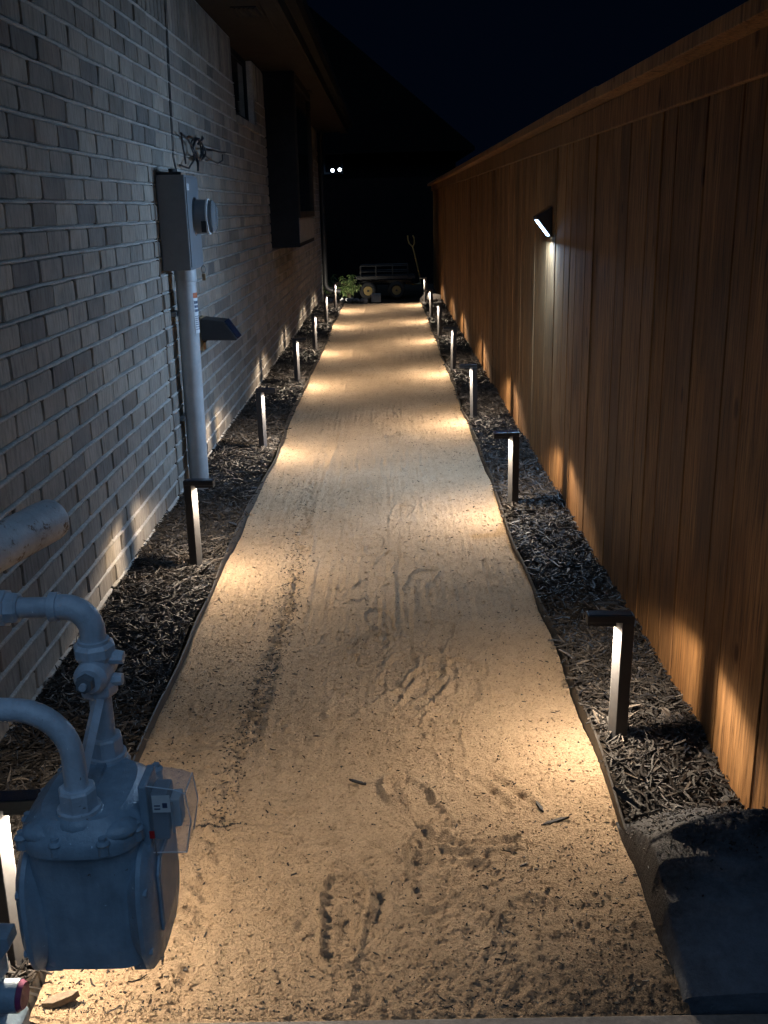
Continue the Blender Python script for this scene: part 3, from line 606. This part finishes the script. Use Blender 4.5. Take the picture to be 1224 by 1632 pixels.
for r0, (zz, hh, aa) in enumerate([(1.008, .014, 22), (.988, .013, 28), (.968, .013, 20), (.944, .004, 30), (.934, .004, 28), (.924, .004, 30), (.914, .004, 26), (.904, .004, 30), (.892, .004, 29), (.880, .004, 24)]):
    a = -38
    while a < aa:
        wd = random.uniform(4, 13); vs = []
        for z in (zz, zz + hh):
            for q in (a, min(a + wd, aa)): vs.append((cx - .0015 + .0524 * math.cos(R(q)), .0524 * math.sin(R(q)), z))
        ink.add(vs, [(0, 1, 3, 2)]); a += wd + 2.0
ink.build('print', M['label_ink'], wlb)
for zz in (.42, .95): MB().box(.002, .030, -.064, .064, zz, zz + .022).build('strap', M['steel_grey'], cd)

# cable runs and the coil above
wc = MB()
for dy, xx, r, mt_ in ((0, .004, .0026, 0), (.030, .004, .0022, 0)): wc.tube([(WALL + xx + .02, 5.10 + .26 + dy * .5, 1.60), (WALL + xx, 5.37 + dy, 1.72), (WALL + xx, 5.42 + dy, 2.1), (WALL + xx, 5.48 + dy, 2.42), (WALL + xx, 5.52 + dy, 2.638)], r, 6)
tag(wc.build('wall_cable', M['cable'], None, smooth=60), 'thin dark cable running up the brick wall from the grey meter box', 'cable')
cc = MB(); c0 = Vector((WALL + .035, 5.90, 1.785))
for k in range(4):
    r = .072 + .005 * k; off = Vector((random.uniform(0, .02), random.uniform(-.03, .03), random.uniform(-.008, .008)))
    cc.tube([c0 + off + Vector((.006 * math.sin(3 * a + k), 3.0 * r * math.cos(a) * .62, r * math.sin(a) * .70)) for a in np.linspace(0, 2 * math.pi, 25)], .0045, 6)
cc.tube([c0 + Vector(p) for p in ((0, .12, 0), (.03, .35, .01), (.05, .55, .008), (.05, .72, .015))], .005, 6)
cc.tube([c0 + Vector(p) for p in ((0, .12, -.01), (.02, .25, -.04), (.04, .45, -.06), (.045, .62, -.035), (.04, .66, .0))], .005, 6)
cc.tube([c0 + Vector(p) for p in ((0, -.12, .0), (.01, -.30, .03), (.0, -.42, .055), (.01, -.46, .0), (.01, -.42, -.06), (.0, -.36, -.09))], .0055, 6)
cc.tube([c0 + Vector(p) for p in ((0, -.05, -.04), (.02, -.10, -.08), (.03, -.18, -.12))], .006, 6)
cc.tube([c0 + Vector(p) for p in ((0, -.10, -.02), (.02, -.22, -.07), (.01, -.34, -.115), (-.02, -.42, -.10))], .005, 6)
cc.tube([c0 + Vector(p) for p in ((0, .05, .03), (.01, .16, .065), (.0, .2, .075))], .007, 6)
tag(cc.build('cable_coil', M['cable'], None, smooth=60), 'tangled black cable coil with loose ends above the meter box', 'cable')

# ------------------------------------------------------------------ gas meter
gm = thing('gas_meter', 'blue painted gas meter with curved pipes and a clear index cover', 'gas meter', (-.501, 1.41, .087)); gm.scale = (.94, .94, .94)
GX, GY = -.533, 1.50
def G(p): return Vector(p) - Vector((GX, GY, 0))
def ell(cx, cy, rx, ry, n=28, p=3.2):
    out = []
    for i in range(n):
        a = 2 * math.pi * i / n; c, s = math.cos(a), math.sin(a)
        out.append((cx + rx * math.copysign(abs(c) ** (2 / p), c), cy + ry * math.copysign(abs(s) ** (2 / p), s)))
    return out
def loft(rings):
    mb = MB(); n = len(rings[0]); vs = [p for r in rings for p in r]
    fs = [(a * n + i, a * n + (i + 1) % n, (a + 1) * n + (i + 1) % n, (a + 1) * n + i) for a in range(len(rings) - 1) for i in range(n)] + [tuple(range(n))[::-1], tuple(range((len(rings) - 1) * n, len(rings) * n))]
    return mb.add(vs, fs)
def zring(z, rx, ry, cx=0, cy=0, p=3.2): return [(q[0], q[1], z) for q in ell(cx, cy, rx, ry, 32, p)]
def xring(x, ry, rz, cz, p=3.0): return [(x, q[0], q[1]) for q in ell(0, cz, ry, rz, 32, p)]
B = M['paint_blue']; PB_ = M['paint_grey_blue']
loft([zring(.200, .078, .085, p=5), zring(.206, .092, .100, p=5), zring(.30, .094, .105, p=5), zring(.455, .096, .108, p=5)]).build('body', B, gm, smooth=35)
tc = loft([zring(.440, .100, .116), zring(.444, .107, .124), zring(.462, .108, .125), zring(.470, .105, .122), zring(.486, .092, .112), zring(.500, .072, .098)]).build('top_cover', B, gm, smooth=32)
hump = MB().sphere((0, -.066, .488), .046, 16, (1, 1, .5)).sphere((0, .100, .488), .044, 16, (1, 1, .5)).sphere((-.055, -.085, .475), .036, 14, (1.1, .8, .5)).sphere((.060, -.080, .475), .036, 14, (1.1, .9, .5)).prism([(-.014, .48), (.014, .48), (.008, .507), (-.008, .507)], 'y', -.05, .09); hump.build('boss', B, tc, smooth=40)
for i, (bx, by) in enumerate([(-.096, -.100), (-.030, -.122), (.052, -.122), (.100, -.080), (.103, .02), (.092, .112), (-.098, .03), (-.088, .112), (.0, .125), (-.103, -.045)]):
    bx *= .95; by *= .95; bl = MB().tube([(bx, by, .450), (bx, by, .470)], .0105, 10).tube([(bx, by, .474), (bx, by, .481)], .0070, 6).sphere((bx, by, .470), .0125, 10, (1, 1, .5)); bl.build('bolt', B, tc, smooth=35)
for s in (-1, 1):
    pan = loft([xring(s * .070, .098, .112, .312), xring(s * .088, .114, .122, .308), xring(s * .092, .121, .130, .306), xring(s * .100, .122, .131, .306), xring(s * .104, .117, .126, .306), xring(s * .112, .108, .116, .308), xring(s * .118, .085, .092, .310)]).build('diaphragm_cover', B, gm, smooth=32)
    for k in range(8):
        a = R(22.5 + 45 * k); y = .112 * math.copysign(abs(math.cos(a)) ** .75, math.cos(a)); z = .306 + .120 * math.copysign(abs(math.sin(a)) ** .75, math.sin(a))
        MB().tube([(s * .098, y, z), (s * .110, y, z)], .008, 8).build('bolt', B, pan, smooth=35)
    for fy in (-.075, .045): MB().box(min(s * .062, s * .094), max(s * .062, s * .094), fy, fy + .03, .180, .230).build('foot', B, pan, bevel=.003)
bd = MB().prism([(-.075, .375), (-.055, .400), (.045, .400), (.065, .375), (.065, .300), (.030, .262), (-.075, .262)], 'x', .1182, .1235).build('badge_frame', B, gm, bevel=.002)
MB().prism([(-.069, .373), (-.052, .394), (.042, .394), (.059, .373), (.059, .302), (.027, .268), (-.069, .268)], 'x', .1236, .1246).build('badge', M['pale_plate'], bd)
# index under its clear cover
ix = MB().box(.098, .112, -.060, .012, .400, .538).build('index_base', B, gm, bevel=.003)
cv = MB().prism([(.1125, .408), (.170, .408), (.182, .470), (.176, .522), (.160, .530), (.1125, .538)], 'y', -.058, .008).build('index_cover', M['clear'], gm, bevel=.003)
MB().box(.1135, .142, -.046, .002, .425, .515).build('index_register', M['register'], ix, bevel=.003)
MB().box(.1422, .160, -.034, .000, .442, .496).build('dial', M['label_white'], ix, bevel=.002)
MB().box(.1470, .152, -.0475, -.0465, .440, .500).build('strut', M['pale_plate'], ix)
MB().tube([(.170, -.0585, .408), (.182, -.0585, .470), (.176, -.0585, .522), (.160, -.0585, .530), (.1125, -.0585, .538)], .0011, 6).tube([(.1125, -.0585, .409), (.170, -.0585, .409)], .0011, 6).tube([(.170, .0075, .408), (.182, .0075, .470), (.176, .0075, .522)], .0010, 6).tube([(.176, .0075, .522), (.176, -.0585, .522)], .0010, 6).build('cover_edge', M['edge'], cv)
st = MB().box(.120, .150, -.0594, -.0586, .488, .520).build('sticker', M['label_white'], cv); MB().box(.137, .145, -.0602, -.0595, .497, .506).box(.123, .133, -.0602, -.0595, .494, .496).box(.123, .133, -.0602, -.0595, .500, .502).build('print', M['label_ink'], st)
MB().box(.1105, .119, -.0604, -.0592, .438, .452).build('seal', M['red'], cv); MB().tube([(.117, -.0602, .438), (.120, -.062, .405)], .0014, 6).build('seal_wire', M['steel_grey'], cv)
# front pipe curving to the wall
fp = [(0, -.066, .478), (0, -.066, .600)] + [tuple(p) for p in arc((-.088, -.066, .600), .088, 0, 90, 10, (1, 0, 0), (0, 0, 1))] + [(-.14, -.064, .690), (-.22, -.05, .685), (-.40, .02, .66), (-.70, .05, .65)]
pf = MB().tube(fp, .0192, 20).build('inlet_pipe', PB_, gm, smooth=40)
def collar(z0, z1, x, y, r, hexa=True): return MB().tube([(x, y, z0), (x, y, z0 + .006), (x, y, z1 - .004), (x, y, z1)], [r * .94, r, r, r * .92], 8 if hexa else 24)
collar(.506, .545, 0, -.066, .0315).tube([(0, -.066, .49), (0, -.066, .508)], .036, 20).build('coupling', PB_, pf, smooth=28)
ry = .104
pr = MB().tube([(0, ry, .475), (0, ry, .640)], .0200, 20).build('outlet_pipe', PB_, gm, smooth=40)
collar(.508, .544, 0, ry, .0315).tube([(0, ry, .49), (0, ry, .508)], .036, 20).build('coupling', PB_, pr, smooth=28)
MB().tube([(.006, -.058, .555), (.004, ry - .014, .632)], .0105, 4).build('brace', PB_, pr)
# valve body: tapered plug with a nut toward the viewer
vb = MB().tube([(0, ry, .628), (0, ry, .634), (0, ry, .648), (0, ry, .662), (0, ry, .690), (0, ry, .706), (0, ry, .722), (0, ry, .728)], [.030, .034, .035, .028, .028, .037, .037, .031], 8)
vb.tube([(.0, ry - .052, .676), (0, ry - .040, .676), (0, ry + .035, .676)], [.022, .030, .030], 20)
v = vb.build('valve', PB_, gm, smooth=26)
MB().tube([(-.004, ry - .056, .676), (-.004, ry - .050, .676), (-.004, ry - .050, .676), (-.004, ry - .068, .676)], [.017, .017, .0165, .0150], 6).build('nut', M['steel_grey'], v)
MB().tube([(-.004, ry - .068, .676), (-.004, ry - .076, .676)], .0065, 10).build('stud', PB_, v)
MB().tube([(.02, ry, .700), (.050, ry, .697)], [.016, .012], 8).tube([(.02, ry, .655), (.044, ry, .655)], [.014, .011], 8).build('plug', PB_, v, smooth=30)
el = [(0, ry, .724), (0, ry, .748)] + [tuple(p) for p in arc((-.046, ry, .750), .046, 0, 90, 9, (1, 0, 0), (0, 0, 1))] + [(-.066, ry, .796)]
e_ = MB().tube(el, .0225, 22).tube([(0, ry, .722), (0, ry, .734)], .0275, 22).tube([(-.068, ry, .796), (-.054, ry, .796)], .0265, 22).build('elbow', PB_, gm, smooth=38)
hpz = .796
MB().tube([(-.066, ry, hpz), (-.125, ry, hpz)], .0180, 20).build('pipe', PB_, e_, smooth=40)
MB().tube([(-.122, ry, hpz), (-.126, ry, hpz), (-.142, ry, hpz), (-.143, ry, hpz), (-.176, ry, hpz), (-.178, ry, hpz)], [.024, .0275, .029, .0335, .0335, .030], 8).build('union', PB_, e_, smooth=22)
MB().tube([(-.178, ry, hpz), (-.70, ry, hpz)], .0190, 20).tube([(-.196, ry, hpz), (-.21, ry, hpz)], .027, 20).build('pipe', PB_, e_, smooth=40)

# gas service riser at the lower left
gr_ = thing('gas_riser', 'blue gas service riser with a purple plugged stub at the lower left corner', 'pipe', (-.67, 1.32, .10)); gr_.scale = (.93, .93, .93)
MB().tube([(-.008, 0, -.04), (-.008, 0, .56)], .030, 20).tube([(-.008, 0, .19), (-.008, 0, .262)], .040, 8).build('riser', B, gr_, smooth=30)
stb = MB().tube([(0, -.01, .146), (.050, -.01, .146)], .0285, 20).build('stub', B, gr_, smooth=35)
MB().tube([(.0505, -.01, .146), (.0585, -.01, .146)], [.027, .022], 20).build('plug', M['purple'], stb, smooth=30)
MB().prism([(.015, .278), (.048, .276), (.050, .255), (.030, .228), (.012, .215)], 'y', -.022, .018).tube([(.024, -.024, .250), (.024, -.020, .250)], .010, 8).build('lug', B, gr_, bevel=.003)
MB().prism([(-.03, .02), (.04, .02), (.046, .085), (.020, .108), (-.03, .108)], 'y', -.05, .03).build('tee', B, gr_, bevel=.006)

# weathered pipe end near the wall
vp = thing('vent_pipe', 'weathered grey metal pipe end poking in at the left edge along the wall', 'pipe', (-.78, 2.17, .785))
ax = Vector((.30, .95, .03)).normalized(); p0 = Vector((0, 0, 0))
tube_pts = [p0 - ax * s for s in (.95, .5, .2, .02, .006, .0)]
MB().tube(tube_pts, [.049, .049, .049, .049, .047, .040], 32).build('pipe', M['galvanised'], vp, smooth=40)
MB().tube([p0 - ax * .36 + Vector((-.01, -.015, .075)), p0 - ax * .300 + Vector((-.01, -.015, .075)), p0 - ax * .292 + Vector((-.01, -.015, .075))], [.05, .05, .042], 28).build('flange', M['pvc'], vp, smooth=40)

# ------------------------------------------------------------------ bag lying against the fence
ny, nx = 150, 110; Yg, Ug = np.meshgrid(np.linspace(1.512, 2.08, ny), np.linspace(0, 1, nx), indexing='ij')
Xg = .526 + Ug * (FENCE - .012 - .526) + .002 * np.sin(Yg * 21) * (1 - Ug); cross = .50 * np.clip(Ug / .05, 0, 1) ** .5 + .50 * np.clip(np.sin(np.clip(Ug * .72, 0, 1) * math.pi), 0, 1) ** .75
P_ = np.minimum(.016 + .176 * np.clip((Yg - 1.512) / .31, 0, 2), .192 * np.clip((2.065 - .06 * (Ug - .5) ** 2 - Yg) / .245, 0, 1) ** .6)
Zg = .012 + cross * P_
foldy = Yg - .14 * np.abs(Ug - .55) ** 1.5 + .010 * np.sin(Ug * 7 + Yg * 9) + .02 * vnoise(Xg, Yg, 7, 64)
for yc, a in ((1.78, .016), (1.70, .026), (1.625, .022)):
    e_ = foldy - yc; Zg += .9 * 1.3 * a * cross * np.where(e_ > 0, np.exp(-(e_ / .055) ** 2), np.exp(-(e_ / .008) ** 2))
rg = np.clip((Yg - 1.66 - .12 * vnoise(Xg, Yg, 5, 60)) / .14, 0, 1); Zg += rg * (.0035 * vnoise(Xg, Yg, 60, 61) + .0035 * vnoise(Xg, Yg, 120, 62)) + .004 * vnoise(Xg, Yg, 9, 63)
Vg = np.stack([Xg, Yg, Zg], -1); skirt = Vg.copy(); rim = [(0, j) for j in range(nx)] + [(i, nx - 1) for i in range(1, ny)] + [(ny - 1, j) for j in range(nx - 2, -1, -1)] + [(i, 0) for i in range(ny - 2, 0, -1)]
V = [tuple(p) for p in Vg.reshape(-1, 3)]; F = [(i * nx + j, i * nx + j + 1, (i + 1) * nx + j + 1, (i + 1) * nx + j) for i in range(ny - 1) for j in range(nx - 1)]
b0 = len(V); V += [(Vg[i, j, 0], Vg[i, j, 1], -.03) for i, j in rim]; nrim = len(rim)
F += [(rim[k][0] * nx + rim[k][1], b0 + k, b0 + (k + 1) % nrim, rim[(k + 1) % nrim][0] * nx + rim[(k + 1) % nrim][1]) for k in range(nrim)]
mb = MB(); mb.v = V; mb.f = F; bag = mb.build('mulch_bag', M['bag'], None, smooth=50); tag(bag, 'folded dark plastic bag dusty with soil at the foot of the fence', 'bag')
n = 900; iy = rng.integers(40, ny - 6, n); ix2 = rng.integers(2, nx - 2, n); kp = rng.random(n) < np.clip((iy - 45) / 50, .03, 1); iy, ix2 = iy[kp], ix2[kp]; n = len(iy)
o = chips(Vg[iy, ix2] + [0, 0, .002], np.clip(rng.lognormal(math.log(.006), .5, n), .002, .02), rng.uniform(.0015, .004, n), rng.uniform(.001, .003, n), .2, 'bag_dirt', M['mulch']); tag(o, 'dark crumbs of mulch lying on the plastic bag', kind='stuff')

# a few larger splinters on the sand
for k, (px, py, L_, rz, lab) in enumerate([(.382, 2.10, .075, 15, 'long dark wood splinter on the sand right of the footprints'), (-.108, 2.28, .050, 160, 'short dark wood splinter on the sand left of the footprints'), (.352, 2.16, .045, 110, 'thin bent wood splinter standing beside the long dark splinter'), (-.655, 1.54, .070, 20, 'pale chunk of bark on the sand beside the purple plug')]):
    w_ = .010 if k < 3 else .02
    mb = MB().prism([(-L_ / 2, 0), (-L_ * .2, -w_ * .45), (L_ * .3, -w_ * .35), (L_ / 2, -w_ * .05), (L_ * .25, w_ * .4), (-L_ * .25, w_ * .5)], 'z', 0, .006 if k < 3 else .016)
    o = mb.build('wood_splinter', M['mulch'] if k < 3 else M['bark'], None, bevel=.001); zz = float(sand_z(np.array([px]), np.array([py]))[0])
    o.location = (px, py, zz + .003); o.rotation_euler = (.1, -.12, R(rz)); tag(o, lab, 'splinter', 'larger splinters on the sand')

# ------------------------------------------------------------------ far end: shrubs, stones, cart, block
def shrub(x, y, h, r, seed, label, n=240):
    rr = np.random.default_rng(seed); t = thing('shrub', label, 'shrub', (x, y, .0), 'leafy shrubs by the house corner'); st = MB(); lf = MB()
    for k in range(14):
        a = rr.uniform(0, 6.28); q = rr.uniform(.2, 1) * r; top = Vector((q * math.cos(a), q * math.sin(a), h * rr.uniform(.55, 1.0) * (1 - .3 * (q / r) ** 2)))
        st.tube([(0, 0, -.02), top * .5 + Vector((0, 0, .03)), top], .004, 5)
        for i in range(n // 14):
            f = rr.uniform(.3, 1.05); p = top * f; az = rr.uniform(0, 6.28); dr = rr.uniform(-.9, .35); Ln = rr.uniform(.035, .075); Wn = Ln * .36
            e = Vector((math.cos(az) * math.cos(dr), math.sin(az) * math.cos(dr), math.sin(dr))); s = Vector((-math.sin(az), math.cos(az), rr.uniform(-.3, .3))); up = Vector((0, 0, .3 * Wn))
            lf.add([p, p + e * Ln * .35 + s * Wn * .5 + up, p + e * Ln * .75 + s * Wn * .4, p + e * Ln + Vector((0, 0, -.25 * Ln)), p + e * Ln * .75 - s * Wn * .4, p + e * Ln * .35 - s * Wn * .5 + up, p + e * Ln * .5], [(0, 1, 6), (1, 2, 6), (2, 3, 6), (3, 4, 6), (4, 5, 6), (5, 0, 6)])
    st.build('stem', M['stem'], t); lf.build('foliage', M['leaf'], t)
shrub(-.66, 17.05, .42, .20, 3, 'bright green leafy shrub behind the dark edging stones', 420)
shrub(-1.02, 17.75, .36, .16, 4, 'small green shrub half hidden behind the house downspout', 220)
for k in range(15):
    a = k / 14; px = -1.0 + .62 * a + random.uniform(-.02, .02); py = 16.25 + .30 * math.sin(a * 3.0) + (.14 if k % 2 else 0)
    mb = MB(); r_ = random.uniform(.035, .055)
    mb.sphere((0, 0, 0), r_, 8, (1, .8, .7)); mb.v = [tuple(np.array(p) * (1 + .18 * math.sin(31 * p[0] + 17 * p[1] + 23 * p[2] + k))) for p in mb.v]
    o = mb.build('edging_stone', M['stone'], None, smooth=40); o.location = (px, py, r_ * .5 - .02); o.rotation_euler = (random.random(), random.random(), random.random() * 6)
    tag(o, 'dark mottled stone in the low row edging the shrub bed', 'stone', 'stones edging the shrub bed')
blk = MB().box(-.08, .08, -.06, .06, -.05, .085).build('concrete_block', M['concrete'], None, bevel=.006); blk.location = (-.205, 16.75, 0); tag(blk, 'grey concrete block standing before the garden cart between its wheels', 'block')
rk = MB().prism([(-.16, -.05), (.17, -.05), (.20, .06), (.10, .12), (-.06, .13), (-.15, .05)], 'y', -.10, .14).build('edging_rock', M['concrete'], None, bevel=.02); rk.location = (.68, 15.98, 0); rk.rotation_euler = (0, 0, .3); tag(rk, 'grey slanted rock at the far end of the mulch along the fence', 'rock')
sp = thing('added_spotlight', 'unseen tiny spotlight added low among the stones to light the shrub', 'spotlight', (-.80, 16.42, .0))  # lamp out of sight, added to brighten the shrub
MB().tube([(0, 0, -.03), (0, 0, .035)], .006, 6).build('stake', M['dark_metal'], sp)
hd_ = MB().tube([(0, -.02, .04), (0, .03, .055)], [.018, .024], 10).build('lamp_head', M['dark_metal'], sp); MB().tube([(0, .0305, .0552), (0, .033, .056)], .020, 10).build('lens', M['led_warm'], hd_)
l = bpy.data.lights.new('lamp', 'SPOT'); l.energy = 24; l.color = (1, .9, .72); l.spot_size = R(110); l.spot_blend = .6; l.shadow_soft_size = .02
lo = link('lamp', l, sp, (0, .036, .058)); lo.rotation_euler = Vector((-.05, -.94, -.28)).to_track_quat('Z', 'Y').to_euler()
ct = thing('garden_cart', 'black garden cart with yellow wheel rims and a yellow pull handle', 'cart', (-.10, 17.35, -.045))
MB().box(-.44, .56, -.24, .24, .335, .350).box(-.44, .56, -.24, -.225, .35, .385).box(-.44, .56, .225, .24, .35, .385).box(-.44, -.425, -.225, .225, .35, .385).box(.545, .56, -.225, .225, .35, .385).build('bed', M['cart_black'], ct)
for sx in (-.40, -.14, .14, .40):
    for sy in (-.232, .232): MB().tube([(sx + .04, sy, .33), (sx + .04, sy, .56)], .010, 8).build('rail_post', M['cart_black'], ct)
for sy in (-.232, .232): MB().tube([(-.36, sy, .555), (.44, sy, .555)], .008, 8).tube([(-.36, sy, .46), (.44, sy, .46)], .006, 8).build('side_rail', M['cart_black'], ct)
MB().box(-.40, .50, -.03, .03, .26, .30).box(-.26, -.22, -.22, .22, .14, .20).box(.22, .26, -.22, .22, .14, .20).box(-.27, -.21, -.05, .05, .20, .26).box(.21, .27, -.05, .05, .20, .26).build('chassis', M['cart_black'], ct)
for sx in (-.24, .24):
    for sy in (-.25, .25):
        tor = [Vector((sx + .105 * math.cos(a), sy, .15 + .105 * math.sin(a))) for a in np.linspace(0, 2 * math.pi, 25)]
        wh = MB().tube(tor, .042, 10, False).build('wheel', M['tyre'], ct, smooth=50)
        s = -1 if sy < 0 else 1
        rm = MB().tube([(sx, sy - .030, .15), (sx, sy - .026, .15), (sx, sy - .022, .15), (sx, sy + .022, .15), (sx, sy + .030, .15)], [.074, .078, .060, .060, .078], 20).build('rim', M['yellow'], wh)
        MB().tube([(sx, sy - .040, .15), (sx, sy - .024, .15)], .020, 10).build('hub', M['dark_metal'], wh)
hd = MB().tube([(.40, 0, .245), (.58, 0, .225), (.66, 0, .235)], .016, 8).build('tongue', M['yellow'], ct)
MB().tube([(.66, 0, .235), (.60, 0, .55), (.53, 0, .84)], .012, 8).tube([(.53, 0, .84), (.56, 0, .90), (.555, 0, .99), (.53, 0, 1.03)], .011, 8).tube([(.53, 0, .84), (.47, 0, .90), (.45, 0, .97), (.445, 0, 1.03)], .011, 8).build('handle', M['yellow'], ct, smooth=40)
# low retaining edge and back fence
bf = thing('back_fence', 'dark board fence closing the yard behind the garden cart', 'fence', (0, 20.5, 0)); bm_ = MB().prism([(-.069, 0), (.069, 0), (.069, .02), (-.069, .02)], 'z', 0, 2.05).mesh('board', M['siding'])
xx = -6.0
while xx < 3.4: o = link('board', bm_, bf, (xx, random.uniform(0, .006), -.05)); xx += .142
MB().box(-6.1, 3.4, .03, .07, .4, .49).box(-6.1, 3.4, .03, .07, 1.6, 1.69).build('rail', M['dark_trim'], bf)
nh = thing('neighbour_house', 'dark gabled house beyond the back fence with one dim window', 'house', (-4, 24, 0))
MB().box(-6, 5.6, 0, 9, -.1, 2.72).build('wall', M['siding'], nh)
MB().prism([(-7.6, 2.62), (6.0, 2.62), (6.0, 2.70), (-.5, 8.0), (-1.1, 8.0), (-7.6, 2.70)], 'y', -.45, 9.4).build('roof', M['roof'], nh)
wn = MB().box(2.58, 3.02, -.03, -.001, 2.20, 2.24).box(2.58, 3.02, -.03, -.001, 2.66, 2.70).box(2.58, 2.62, -.03, -.001, 2.24, 2.66).box(2.98, 3.02, -.03, -.001, 2.24, 2.66).build('window', M['steel_grey'], nh); MB().box(2.62, 2.98, -.015, -.004, 2.24, 2.66).build('pane', M['glass'], wn)
MB().box(3.36, 3.50, -.05, -.001, -.1, 2.60).build('corner_post', M['siding'], nh)
tf = thing('twin_floodlight', 'twin white floodlight shining on the dark neighbour house', 'floodlight', (-1.13, 23.93, 2.275))
MB().box(-.03, .03, -.002, .03, -.03, .03).tube([(0, 0, 0), (-.075, -.03, 0)], .012, 8).tube([(0, 0, 0), (.075, -.03, .012)], .012, 8).build('bracket', M['dark_metal'], tf)
for s, dz in ((-1, 0), (1, .012)):
    h_ = MB().tube([(s * .082, -.02, dz), (s * .082, -.06, dz)], [.030, .055], 14).build('lamp_head', M['dark_metal'], tf, smooth=40); MB().sphere((s * .082, -.062, dz), .040, 12, (1, .4, 1)).build('bulb', M['led_far'], h_, smooth=80)
